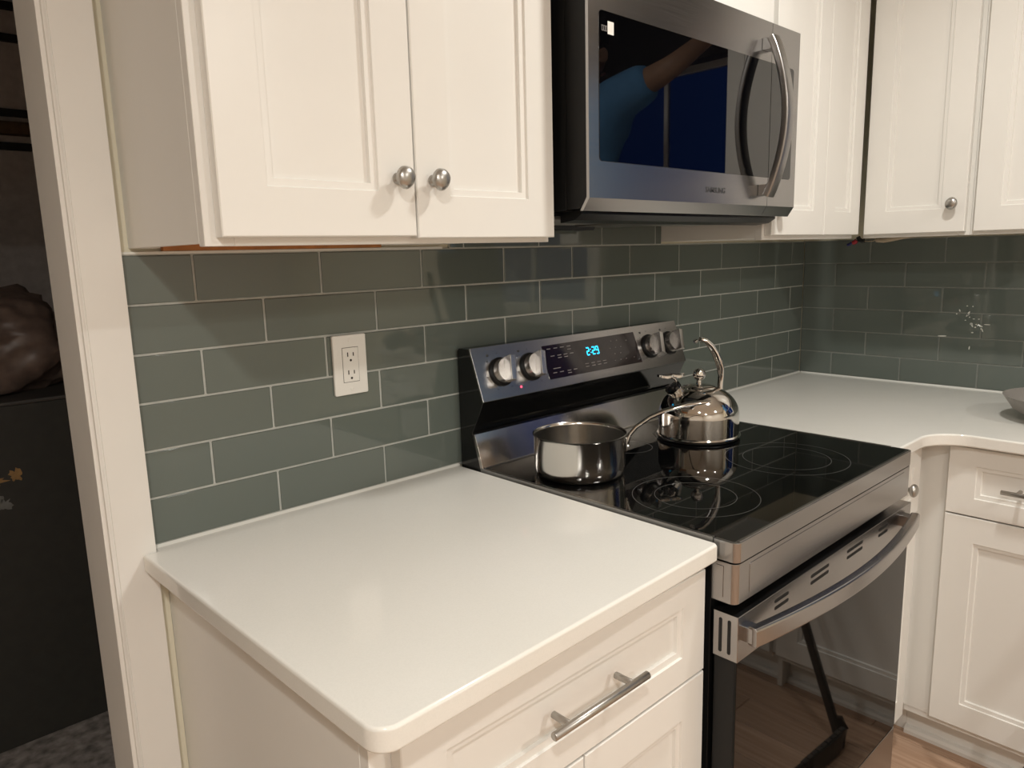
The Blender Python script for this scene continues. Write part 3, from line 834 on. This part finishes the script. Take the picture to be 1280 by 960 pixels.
def mw_quad(mb, x, z, w, hh, y=MY - 0.0011):
    mb.face(mb.verts([(x - w / 2, y, z - hh / 2), (x + w / 2, y, z - hh / 2), (x + w / 2, y, z + hh / 2), (x - w / 2, y, z + hh / 2)]))
mb = MB()
for z, xs_ in ((1.592, (1.330, 1.346)), (1.580, (1.330, 1.346)), (1.566, (1.330, 1.350)), (1.552, (1.312, 1.334))):
    for x in xs_: mw_quad(mb, x, z, 0.006, 0.003)
mb.build('button_marks', 'legend_print', mc, smooth=0)
mb = MB()
mw_quad(mb, 0.715, 1.757, 0.0165, 0.021)
mb.build('sticker', 'plastic_white', md, smooth=0, label='small white sticker')
mb = MB()
for x in (0.6930, 0.6985, 0.7035):
    for dx, dz, w, hh in ((0, 0.004, 0.0042, 0.0008), (0, -0.004, 0.0042, 0.0008), (-0.0019, 0, 0.0007, 0.008), (0.0019, 0, 0.0007, 0.008)):
        mw_quad(mb, x, 1.7545 + dz, w, hh) if dx == 0 else mw_quad(mb, x + dx, 1.7545, w, hh)
mb.build('glass_print', 'legend_print', md, smooth=0)
Mt = Matrix.Translation((1.022, MY - 0.0004, 1.4935)) @ Matrix.Rotation(math.radians(90), 4, 'X')
text_mesh('maker_mark', 'SAMSUNG', 0.0158, Mt, 'legend_dark', md, sx=1.05, bold=0.0002)
# bowed vertical handle
path = []
for k in range(29):
    t = k / 28
    path.append((1.250, MY - 0.017 - 0.040 * math.sin(math.pi * t) ** 0.85, 1.492 + t * 0.336))
sec = rrect(-0.016, 0.016, -0.0080, 0.0080, 0.004, 4)
mb = MB().sweep(path, sec, (0, -1, 0.001))
for zc in (1.497, 1.823):
    mb.box(1.235, 1.265, MY - 0.0008, MY - 0.020, zc - 0.012 + (0.008 if zc < 1.6 else -0.008), zc + 0.012 + (0.008 if zc < 1.6 else -0.008))
mb.build('door_handle', 'steel_dark', md, smooth=50, label='bowed brushed steel handle')
# underside: pan, vent flap, grease filters
mb = MB()
mb.prism([(-0.300, MZ0 + 0.003), (-0.352, MZ0 + 0.003), (-0.352, MZ0 - 0.004), (-0.335, MZ0 - 0.014), (-0.300, MZ0 - 0.018)], 'x', MX0 + 0.02, MX1 - 0.02)
mb.build('vent_lip', 'black_enamel', mw, smooth=0)
mb = MB().box(MX0 + 0.006, MX1 - 0.006, -0.02, -0.301, MZ0 - 0.006, MZ0 + 0.003)
mb.build('underside_pan', 'black_enamel', mw, bevel=0.001)
for xa, xb in ((MX0 + 0.02, MX0 + 0.27), (MX1 - 0.27, MX1 - 0.02)):
    f_ = MB().box(xa, xb, -0.10, -0.285, MZ0 - 0.012, MZ0 - 0.005).build('grease_filter', 'filter_mesh', mw, bevel=0.001)
MB().box(MX0 + 0.29, MX1 - 0.29, -0.06, -0.285, MZ0 - 0.015, MZ0 - 0.005).build('lamp_cover', 'steel_dark', mw, bevel=0.002)
mb = MB().prism([(-0.04, MZ0 - 0.004), (-0.10, MZ0 - 0.004), (-0.09, MZ0 - 0.022), (-0.05, MZ0 - 0.022)], 'x', MX0 + 0.17, MX0 + 0.36)
mb.build('vent_flap', 'black_plastic', mw, bevel=0.001)

# ---------------------------------------------------------------- saucepan
CT = 0.9187
PX, PY = 0.777, -0.252
sa = thing('saucepan', (PX, PY, CT), 'open stainless steel saucepan on the rear left burner', 'pan')
R = 0.0955; HT = 0.088
prof = [(0, 0), (R * 0.90, 0), (R * 0.955, 0.003), (R * 0.985, 0.010), (R, 0.022), (R, HT - 0.004), (R + 0.0025, HT - 0.001), (R + 0.003, HT),
        (R + 0.0015, HT + 0.0008), (R - 0.0015, HT - 0.002), (R - 0.002, HT - 0.006), (R - 0.002, 0.020), (R * 0.95, 0.008), (R * 0.88, 0.005), (0, 0.005)]
MB().lathe(prof, (PX, PY, CT), n=96).build('pot_body', 'steel_satin', sa, smooth=50)
dv = Vector((0.666, -0.746, 0)).normalized()
pts = [(0.0985, 0.985), (0.104, 1.003), (0.118, 1.020), (0.1455, 1.0395), (0.1747, 1.053), (0.215, 1.0650), (0.247, 1.0700), (0.268, 1.0718)]
path = [Vector((PX, PY, 0)) + dv * s + Vector((0, 0, z - 0.002)) for s, z in pts]
sec = [(0.0075 * math.cos(2 * math.pi * k / 14), 0.0045 * math.sin(2 * math.pi * k / 14)) for k in range(14)]
mb = MB().sweep(path, sec, (-dv.x * 0.6, -dv.y * 0.6, 0.8), scales=[(0.8, 1), (0.75, 1), (0.75, 1), (0.85, 1), (1.0, 1), (1.1, 1.05), (1.1, 1.0), (0.7, 0.6)])
hd = mb.build('handle', 'steel_polished', sa, smooth=60, label='long arched steel handle')
side = Vector((-dv.y, dv.x, 0))
c0 = Vector((PX, PY, 0)) + dv * (R + 0.0015)
M = Matrix((side, Vector((0, 0, 1)), dv)).transposed().to_4x4(); M.translation = c0 + Vector((0, 0, 0.983))
MB().obox(M, 0.026, 0.030, 0.004).build('bracket', 'steel_polished', hd, bevel=0.0015)
for s in (-0.008, 0.008):
    MB().lathe([(0, 0), (0.0035, 0), (0.003, 0.0022), (0, 0.003)], c0 + side * s + dv * 0.002 + Vector((0, 0, 0.978)), dv, n=14).build('rivet', 'chrome', hd)

# ---------------------------------------------------------------- kettle
KX, KY = 1.207, -0.263
kt = thing('tea_kettle', (KX, KY, CT), 'polished steel whistling kettle on the rear right burner', 'kettle')
KR = 0.0975
prof = [(0, 0.010), (KR, 0.010)]
for k in range(0, 25):
    a = math.radians(90 * k / 24)
    prof.append((KR * math.cos(a) ** 0.92 if k < 24 else 0.0, 0.058 + 0.071 * math.sin(a) ** 1.0))
MB().lathe(prof, (KX, KY, CT), n=96).build('kettle_body', 'steel_polished', kt, smooth=50)
MB().lathe([(0, 0), (KR - 0.004, 0), (KR + 0.001, 0.002), (KR + 0.001, 0.006), (KR - 0.002, 0.0105), (0, 0.0105)], (KX, KY, CT), n=72).build('base_plate', 'black_enamel', kt)
MB().lathe([(KR - 0.003, 0.0055), (KR + 0.003, 0.0065), (KR + 0.0045, 0.0085), (KR + 0.003, 0.0110), (KR - 0.001, 0.0125), (KR - 0.003, 0.0055)], (KX, KY, CT), n=72, cap=False).build('base_ring', 'chrome', kt)
ld = MB().lathe([(0, 0.121), (0.040, 0.121), (0.041, 0.123), (0.038, 0.1265), (0.024, 0.130), (0.0075, 0.132), (0.006, 0.136), (0.0055, 0.142), (0, 0.142)], (KX, KY, CT), n=56).build('lid', 'steel_polished', kt)
prof = [(0.0155 * math.sin(math.radians(180 * k / 16)), 0.1555 - 0.0155 * math.cos(math.radians(180 * k / 16))) for k in range(17)]
prof[0] = (0, prof[0][1]); prof[-1] = (0, prof[-1][1])
MB().lathe(prof, (KX, KY, CT), n=32).build('lid_knob', 'chrome', ld, smooth=80)
rt = Vector((0.539, -0.843, 0)); tw = Vector((-0.843, -0.539, 0))
hdir = (rt * 0.93 - tw * 0.36).normalized(); hs = Vector((-hdir.y, hdir.x, 0))
C = Vector((KX, KY, 0))
pts = [(0.0530, 1.026), (0.0545, 1.050), (0.0555, 1.070), (0.0540, 1.088), (0.0485, 1.106), (0.0390, 1.127), (0.0270, 1.145), (0.0135, 1.157), (0.001, 1.1610), (-0.009, 1.1580), (-0.014, 1.1545)]
path = [C + hdir * s + Vector((0, 0, z)) for s, z in pts]
scl = [(0.8, 0.8), (0.75, 0.75), (0.8, 0.8), (1.1, 1.0), (1.35, 1.05), (1.35, 1.0), (1.2, 0.9), (1.0, 0.8), (0.9, 0.7), (0.8, 0.65), (0.55, 0.5)]
sec = [(0.0120 * math.cos(2 * math.pi * k / 16), 0.0085 * math.sin(2 * math.pi * k / 16)) for k in range(16)]
MB().sweep(path, sec, lambda i: hdir, scales=scl).build('handle', 'chrome', kt, smooth=60, label='curved chrome handle')
sdir = (-rt * 0.9 + tw * 0.43).normalized()
s0 = C + sdir * 0.042 + Vector((0, 0, 1.012)); ax = (sdir * 0.62 + Vector((0, 0, 0.78))).normalized()
spt = MB().lathe([(0, 0), (0.0225, 0), (0.0210, 0.012), (0.0190, 0.034), (0.0198, 0.036), (0.0198, 0.039), (0, 0.039)], s0, ax, n=32).build('spout', 'chrome', kt)
MB().lathe([(0, 0.038), (0.0200, 0.038), (0.0203, 0.046), (0.016, 0.0485), (0, 0.0485)], s0, ax, n=28).build('whistle_cap', 'black_gloss', spt)
mb = MB()
tip = s0 + ax * 0.047
pth = [tip - sdir * 0.010, tip + Vector((0, 0, 0.008)) - sdir * 0.012, tip + Vector((0, 0, 0.017)) - sdir * 0.008, tip + Vector((0, 0, 0.021))]
mb.tube(pth, 0.0032, 10, up=lambda i: sdir)
cw = tip + Vector((0, 0, 0.0215))
sside = Vector((-sdir.y, sdir.x, 0))
def wing(c, d1, a, b_, th):
    d2 = Vector((-d1.y, d1.x, 0)); n = 20
    top = mb.verts([c + d1 * a * math.cos(2 * math.pi * k / n) + d2 * b_ * math.sin(2 * math.pi * k / n) + Vector((0, 0, th + 0.004 * abs(math.cos(2 * math.pi * k / n)))) for k in range(n)])
    bot = mb.verts([c + d1 * a * math.cos(2 * math.pi * k / n) + d2 * b_ * math.sin(2 * math.pi * k / n) + Vector((0, 0, 0.004 * abs(math.cos(2 * math.pi * k / n)))) for k in range(n)])
    mb.face(top); mb.face(bot)
    for k in range(n): mb.face([bot[k], bot[(k + 1) % n], top[(k + 1) % n], top[k]])
wing(cw + sdir * 0.016, sdir, 0.022, 0.013, 0.0055)
wing(cw - sdir * 0.014, sdir, 0.018, 0.011, 0.0055)
mb.build('spout_lever', 'chrome', spt, smooth=50)

# ---------------------------------------------------------------- small things
# wires under the corner wall cabinets
wr_ = thing('loose_wiring', (2.15, -0.26, 1.375), 'loose red, black and blue wire ends hanging under the corner cabinets', 'wires')
def wv(pts, r, name, mat, parent=wr_):
    return MB().tube(pts, r, 8, up=(1, 0.1, 0.2)).build(name, mat, parent, smooth=60)
wv([(2.15, -0.225, 1.3845), (2.15, -0.219, 1.379), (2.15, -0.212, 1.3765)], 0.0045, 'wire_nut', 'wire_blue')
wv([(2.15, -0.241, 1.3905), (2.15, -0.236, 1.3855), (2.15, -0.229, 1.3835)], 0.0070, 'wire_nut', 'wire_red')
wv([(2.15, -0.245, 1.402), (2.15, -0.250, 1.393), (2.15, -0.259, 1.3885), (2.15, -0.266, 1.390)], 0.0068, 'wire_nut', 'wire_black')
wv([(2.15, -0.262, 1.389), (2.15, -0.278, 1.3865), (2.15, -0.292, 1.3870), (2.15, -0.303, 1.392)], 0.0016, 'wire', 'wire_beige')
wv([(2.15, -0.303, 1.3910), (2.15, -0.325, 1.3885), (2.15, -0.350, 1.3920), (2.15, -0.385, 1.3985), (2.15, -0.43, 1.4035)], 0.0075, 'cable', 'wire_beige')
# round grey bowl at the right edge of the worktop
bx, by = 1.96, -0.885
prof = [(0, 0), (0.06, 0), (0.09, 0.006), (0.13, 0.030), (0.150, 0.060), (0.153, 0.064), (0.149, 0.064), (0.126, 0.034), (0.085, 0.011), (0, 0.008)]
bw = MB().lathe(prof, (bx, by, H), n=64).build('serving_bowl', 'stone_grey_bowl', smooth=60, loc=(bx, by, H))
tag(bw, 'grey round bowl on the right worktop at the edge of view', 'bowl')
# hockey stick leaning on the right worktop, mirrored in the oven door
hk = thing('hockey_stick', (1.565, -0.8725, 0), 'black hockey stick with taped blade, mirrored in the oven door', 'hockey stick')
a0, a1 = Vector((1.571, -0.890, 0.025)), Vector((1.612, -1.255, 0.945))
ext = a1 + (a1 - a0) * 0.38
mb = MB().sweep([a0, a0.lerp(ext, 0.3), a0.lerp(ext, 0.7), ext], rrect(-0.009, 0.009, -0.0115, 0.0115, 0.004, 3), (0, 1, 0.3))
mb.build('shaft', 'stick_black', hk, smooth=50)
bl = [Vector((1.5735, -0.900, 0.075)), Vector((1.571, -0.884, 0.040)), Vector((1.560, -0.872, 0.032)), Vector((1.520, -0.868, 0.030)), Vector((1.440, -0.874, 0.031)), Vector((1.340, -0.885, 0.033)), Vector((1.295, -0.895, 0.034))]
mb = MB().sweep(bl, rrect(-0.005, 0.005, -0.029, 0.029, 0.003, 3), lambda i: (0, 1, 0.3) if i == 0 else ((0.7, 0.3, 0.7) if i < 2 else (0, 0, 1)), scales=[(1.6, 0.6), (1.5, 0.8), (1.2, 1), (1, 1), (1, 1), (1, 1), (1, 0.7)])
b_ = mb.build('blade', 'stick_black', hk, smooth=50)
mb = MB()
for k in range(9):
    p_ = bl[2].lerp(bl[5], k / 9)
    mb.sweep([p_, p_ + (bl[5] - bl[2]).normalized() * 0.020], rrect(-0.0068 - 0.0005 * (k % 2), 0.0068 + 0.0005 * (k % 2), -0.0305, 0.0305, 0.003, 3), (0.05 * (-1) ** k, 0, 1))
mb.build('tape_wrap', 'stick_tape', hk, smooth=30)

# ---------------------------------------------------------------- the dark back room beyond the doorway
BY = 2.5
mb = MB().box(XL, 1.6, 0.11, BY + 0.1, -0.10, -0.004)
tag(mb.build('floor', 'porch_floor', smooth=0), 'rough grey floor of the dark back room', kind='structure')
mb = MB().box(XL, 1.6, BY, BY + 0.1, -0.004, ZC); mb.box(XL - 0.1, XL, 0.11, BY + 0.1, -0.004, ZC); mb.box(1.6, 1.7, 0.11, BY + 0.1, -0.004, ZC)
tag(mb.build('wall_far', 'porch_wall', smooth=0), 'dim grey walls of the back room', kind='structure')
tag(MB().box(XL - 0.1, 1.7, 0.11, BY + 0.1, ZC, ZC + 0.1).build('ceiling', 'porch_wall', smooth=0), 'ceiling of the dark back room', kind='structure')
ch = thing('storage_chest', (-0.2, 1.45, -0.004), 'black chest standing on the rough floor beyond the doorway', 'chest')
prof = [(-0.70, 1.165), (0.235, 1.165), (0.235, 1.70), (-0.70, 1.70)]
MB().prism(prof, 'z', -0.004, 0.998).build('chest_body', 'chest_black', ch, bevel=0.004)
MB().box(-0.705, 0.240, 1.160, 1.705, 0.998, 1.010).build('lid', 'chest_edge', ch, bevel=0.004)
def blob(name, mat, cx, cz, rx, rz, seed, parent):
    rr = random.Random(seed); n = 22
    poly = []
    for k in range(n):
        a = 2 * math.pi * k / n; q = rr.uniform(0.45, 1.1)
        poly.append((cx + rx * q * math.cos(a), cz + rz * q * math.sin(a)))
    return MB().prism(poly, 'y', 1.1655, 1.1635).build(name, mat, parent, smooth=0)
blob('orange_scuff', 'decal_orange', -0.075, 0.793, 0.060, 0.016, 4, ch)
blob('orange_scuff', 'decal_orange', -0.012, 0.800, 0.018, 0.022, 5, ch)
blob('silver_scuff', 'decal_silver', -0.085, 0.742, 0.040, 0.022, 6, ch)
blob('silver_scuff', 'decal_silver', -0.050, 0.722, 0.026, 0.020, 9, ch)
# brown crumpled bundle on the chest
bm = bmesh.new()
bmesh.ops.create_icosphere(bm, subdivisions=5, radius=1.0)
from mathutils import noise as mnoise
for v in bm.verts:
    p_ = v.co.copy()
    d_ = mnoise.noise(p_ * 2.1) * 0.16 + abs(mnoise.noise(p_ * 5.3 + Vector((3, 1, 7)))) * 0.12 + mnoise.noise(p_ * 11.0) * 0.03
    v.co = p_ * (1 + d_)
    v.co.x *= 0.30; v.co.y *= 0.20; v.co.z *= 0.19
    v.co.z = max(v.co.z, -0.12)
mb = MB(); mb.bm.free(); mb.bm = bm
for v in bm.verts: v.co += Vector((-0.05, 1.45, 1.010 + 0.12))
tag(mb.build('fabric_bundle', 'bundle_brown', smooth=80), 'crumpled brown bundle lying on the black chest', 'bundle')
# shelving with black rails against the far wall
sh = thing('wall_shelf', (-0.2, BY, 1.8), 'dark wall rack with black rails and a wooden shelf in the back room', 'shelf')
for z_, t_ in ((2.425, 0.03), (2.30, 0.03), (2.005, 0.03), (1.87, 0.03)):
    MB().box(-1.2, 0.95, BY - 0.03, BY - 0.002, z_ - t_ / 2, z_ + t_ / 2).build('rail', 'rail_black', sh, bevel=0.003)
MB().box(-1.2, 0.95, BY - 0.06, BY - 0.001, 1.915, 1.965).build('shelf_board', 'shelf_wood', sh, bevel=0.003)

# ---------------------------------------------------------------- person kneeling on the right worktop, mirrored in the microwave door
plain('skin', (0.34, 0.20, 0.13), 0.55)
plain('shirt_blue', (0.10, 0.27, 0.52), 0.85)
plain('trousers_dark', (0.035, 0.038, 0.05), 0.9)
plain('hair_dark', (0.015, 0.011, 0.009), 0.6)
plain('eye_white', (0.75, 0.73, 0.70), 0.2)
plain('shoe_dark', (0.03, 0.03, 0.032), 0.6)

def skin_obj(name, pts, edges, root, mat, parent, sub=2, cut=None):
    """grow one continuous surface round a skeleton: pts = {joint: (position, radius or (rx, ry))}"""
    keys = list(pts); ix = {k: i for i, k in enumerate(keys)}
    me = bpy.data.meshes.new(name)
    me.from_pydata([pts[k][0] for k in keys], [(ix[a], ix[c]) for a, c in edges], [])
    o = bpy.data.objects.new(name + '_tmp', me); COL.objects.link(o)
    o.modifiers.new('skin', 'SKIN').use_smooth_shade = True
    for k in keys:
        sv = me.skin_vertices[0].data[ix[k]]
        r = pts[k][1]; sv.radius = r if isinstance(r, tuple) else (r, r)
        sv.use_root = (k == root)
    sm = o.modifiers.new('sub', 'SUBSURF'); sm.levels = sub; sm.render_levels = sub
    bpy.context.view_layer.update()
    out = bpy.data.meshes.new_from_object(o.evaluated_get(bpy.context.evaluated_depsgraph_get()))
    bpy.data.objects.remove(o)
    mb = MB(); mb.bm.from_mesh(out); bpy.data.meshes.remove(out)
    if cut:
        bmesh.ops.bisect_plane(mb.bm, geom=mb.bm.verts[:] + mb.bm.edges[:] + mb.bm.faces[:], plane_co=(0, 0, cut), plane_no=(0, 0, 1), clear_inner=True)
    return mb.build(name, mat, parent, smooth=80)

PYC = -1.575                      # the person's middle
per = thing('person', (2.02, PYC, H), 'person in a blue shirt kneeling on the right worktop, mirrored in the microwave', 'person')
def P(x, y, z): return (x, PYC + y * 1.04, H + (z - H) * (1.085 if z > 1.0 else 1.0))
J = {
    'pelvis': (P(1.985, 0, 1.385), (0.135, 0.105)), 'waist': (P(1.99, 0, 1.53), (0.125, 0.095)), 'chest': (P(1.995, 0, 1.70), (0.150, 0.110)),
    'upper': (P(1.99, 0, 1.83), (0.115, 0.085)), 'neck': (P(2.00, 0, 1.915), 0.052), 'nape': (P(2.01, 0, 1.975), 0.055),
    'skull': (P(2.020, 0, 2.045), (0.075, 0.088)), 'crown': (P(2.020, 0, 2.105), (0.062, 0.075)), 'chin': (P(2.075, 0, 1.985), 0.036),
    'sh_l': (P(1.99, 0.165, 1.865), 0.066), 'el_l': (P(2.000, 0.400, 1.935), 0.043), 'wr_l': (P(2.165, 0.475, 2.060), 0.028), 'pa_l': (P(2.208, 0.492, 2.095), (0.036, 0.020)),
    'sh_r': (P(1.99, -0.175, 1.825), 0.066), 'el_r': (P(2.065, -0.245, 1.575), 0.043), 'wr_r': (P(2.195, -0.165, 1.435), 0.028), 'pa_r': (P(2.235, -0.145, 1.395), (0.036, 0.020)),
    'hip_l': (P(1.99, 0.095, 1.325), 0.092), 'kn_l': (P(2.075, 0.120, 0.987), 0.060), 'ca_l': (P(1.93, 0.122, 0.984), 0.056), 'an_l': (P(1.700, 0.118, 0.970), 0.038), 'to_l': (P(1.600, 0.118, 0.962), 0.030),
    'hip_r': (P(1.99, -0.095, 1.325), 0.092), 'kn_r': (P(2.075, -0.120, 0.987), 0.060), 'ca_r': (P(1.93, -0.122, 0.984), 0.056), 'an_r': (P(1.700, -0.118, 0.970), 0.038), 'to_r': (P(1.600, -0.118, 0.962), 0.030),
}
E_ = [('pelvis', 'waist'), ('waist', 'chest'), ('chest', 'upper'), ('upper', 'neck'), ('neck', 'nape'), ('nape', 'skull'), ('skull', 'crown'), ('skull', 'chin')]
for q in 'lr':
    E_ += [('upper', 'sh_' + q), ('sh_' + q, 'el_' + q), ('el_' + q, 'wr_' + q), ('wr_' + q, 'pa_' + q),
           ('pelvis', 'hip_' + q), ('hip_' + q, 'kn_' + q), ('kn_' + q, 'ca_' + q), ('ca_' + q, 'an_' + q), ('an_' + q, 'to_' + q)]
# fingers: four along the palm's end and a thumb from its side, each its own chain
for q, fwd, acr, curl in (('l', Vector((0.30, 0.20, 0.93)).normalized(), Vector((0.0, -0.98, 0.2)).normalized(), Vector((1, 0, 0))),
                          ('r', Vector((0.70, 0.25, -0.66)).normalized(), Vector((0.2, -0.95, -0.15)).normalized(), Vector((0.6, 0, -0.7)))):
    pa = Vector(J['pa_' + q][0])
    for n_, off, ln in (('index', -0.027, 0.070), ('middle', -0.009, 0.078), ('ring', 0.009, 0.072), ('little', 0.026, 0.056)):
        b0 = pa + fwd * 0.030 + acr * off; b1 = b0 + fwd * ln * 0.5 + curl * 0.003; b2 = b0 + fwd * ln * 0.92 + curl * 0.014
        J[n_ + '0' + q] = (b0[:], 0.0095); J[n_ + '1' + q] = (b1[:], 0.0085); J[n_ + '2' + q] = (b2[:], 0.0072)
        E_ += [('pa_' + q, n_ + '0' + q), (n_ + '0' + q, n_ + '1' + q), (n_ + '1' + q, n_ + '2' + q)]
    t0 = pa - acr * 0.038 - fwd * 0.005; t1 = t0 - acr * 0.022 + fwd * 0.026; t2 = t1 + fwd * 0.028 + curl * 0.006
    J['th0' + q] = (t0[:], 0.0115); J['th1' + q] = (t1[:], 0.0098); J['th2' + q] = (t2[:], 0.0080)
    E_ += [('pa_' + q, 'th0' + q), ('th0' + q, 'th1' + q), ('th1' + q, 'th2' + q)]
body = skin_obj('body', J, E_, 'pelvis', 'skin', per)
# clothes follow the body, a little larger
def grow(k, g):
    r = J[k][1]
    return (J[k][0], tuple(a + g for a in r) if isinstance(r, tuple) else r + g)
def lerp_j(a, c, t, r): return (tuple(Vector(J[a][0]).lerp(Vector(J[c][0]), t)), r)
S = {k: grow(k, 0.027) for k in ('waist', 'chest', 'upper', 'sh_l', 'sh_r')}
S['hem'] = (P(1.985, 0, 1.255), (0.158, 0.132)); S['hip'] = (P(1.985, 0, 1.40), (0.158, 0.132))
S['collar'] = (P(1.997, 0, 1.895), (0.070, 0.068))
S['cuff_l'] = lerp_j('sh_l', 'el_l', 0.70, 0.074); S['cuff_r'] = lerp_j('sh_r', 'el_r', 0.70, 0.074)
skin_obj('shirt', S, [('hem', 'hip'), ('hip', 'waist'), ('waist', 'chest'), ('chest', 'upper'), ('upper', 'collar'), ('upper', 'sh_l'), ('sh_l', 'cuff_l'), ('upper', 'sh_r'), ('sh_r', 'cuff_r')], 'waist', 'shirt_blue', per, cut=1.385)
T = {k: grow(k, 0.013) for k in ('pelvis', 'hip_l', 'hip_r', 'kn_l', 'kn_r', 'ca_l', 'ca_r', 'an_l', 'an_r')}
T['belt'] = (P(1.985, 0, 1.47), (0.142, 0.112))
skin_obj('trousers', T, [('belt', 'pelvis'), ('pelvis', 'hip_l'), ('hip_l', 'kn_l'), ('kn_l', 'ca_l'), ('ca_l', 'an_l'), ('pelvis', 'hip_r'), ('hip_r', 'kn_r'), ('kn_r', 'ca_r'), ('ca_r', 'an_r')], 'pelvis', 'trousers_dark', per)
for q in 'lr':
    a_, b_ = Vector(J['an_' + q][0]), Vector(J['to_' + q][0])
    skin_obj('shoe', {'heel': ((a_ + Vector((-0.02, 0, 0.022)))[:], 0.046), 'mid': (a_.lerp(b_, 0.6)[:], 0.044), 'toe': ((b_ + Vector((-0.02, 0, 0)))[:], 0.036)}, [('heel', 'mid'), ('mid', 'toe')], 'mid', 'shoe_dark', per)
# hair cap, ears, nose, eyes and mouth
bm = bmesh.new(); bmesh.ops.create_uvsphere(bm, u_segments=32, v_segments=24, radius=1.0)
for v in bm.verts:
    d_ = 1 + 0.04 * mnoise.noise(v.co * 4.0)
    v.co = Vector((v.co.x * 0.099 * d_, v.co.y * 0.090 * d_, v.co.z * 0.105 * d_))
bmesh.ops.delete(bm, geom=[v for v in bm.verts if v.co.x > 0.045 and v.co.z < 0.055 or v.co.z < -0.075 or (v.co.x > 0.0 and v.co.z < -0.01)], context='VERTS')
for v in bm.verts: v.co += Vector(P(2.015, 0, 2.075))
mb = MB(); mb.bm.free(); mb.bm = bm
hair = mb.build('hair', 'hair_dark', per, smooth=80)
for s_ in (-1, 1):
    e = Vector(P(2.094, s_ * 0.031, 2.050))
    MB().lathe([(0, -0.009), (0.0075, -0.005), (0.0095, 0), (0.0075, 0.005), (0, 0.009)], e, (1, 0, 0), n=16).build('eye', 'eye_white', per, smooth=80)
    MB().lathe([(0, 0.0078), (0.0042, 0.0080), (0, 0.0102)], e, (1, 0, 0), n=12).build('iris', 'hair_dark', per, smooth=80)
    M = Matrix.Translation(P(2.012, s_ * 0.083, 2.035)) @ Matrix.Rotation(s_ * 0.35, 4, 'Z')
    mb = MB(); mb.lathe([(0, -0.006), (0.018, -0.004), (0.021, 0.001), (0.017, 0.005), (0.010, 0.002), (0, 0.001)], (0, 0, 0), (0, s_, 0), n=20, mod=lambda r, h, t: (r * (1 + 0.35 * abs(math.sin(t))), h))
    mb.bm.transform(M); mb.build('ear', 'skin', per, smooth=80)
skin_obj('nose', {'bridge': (P(2.092, 0, 2.055), 0.009), 'mid': (P(2.104, 0, 2.032), 0.011), 'tip': (P(2.110, 0, 2.018), 0.014)}, [('bridge', 'mid'), ('mid', 'tip')], 'mid', 'skin', per)
plain('lips', (0.28, 0.12, 0.10), 0.5)
MB().tube([P(2.098, -0.022, 1.992), P(2.106, -0.010, 1.994), P(2.108, 0, 1.993), P(2.106, 0.010, 1.994), P(2.098, 0.022, 1.992)], 0.0055, 10).build('mouth', 'lips', per, smooth=80)
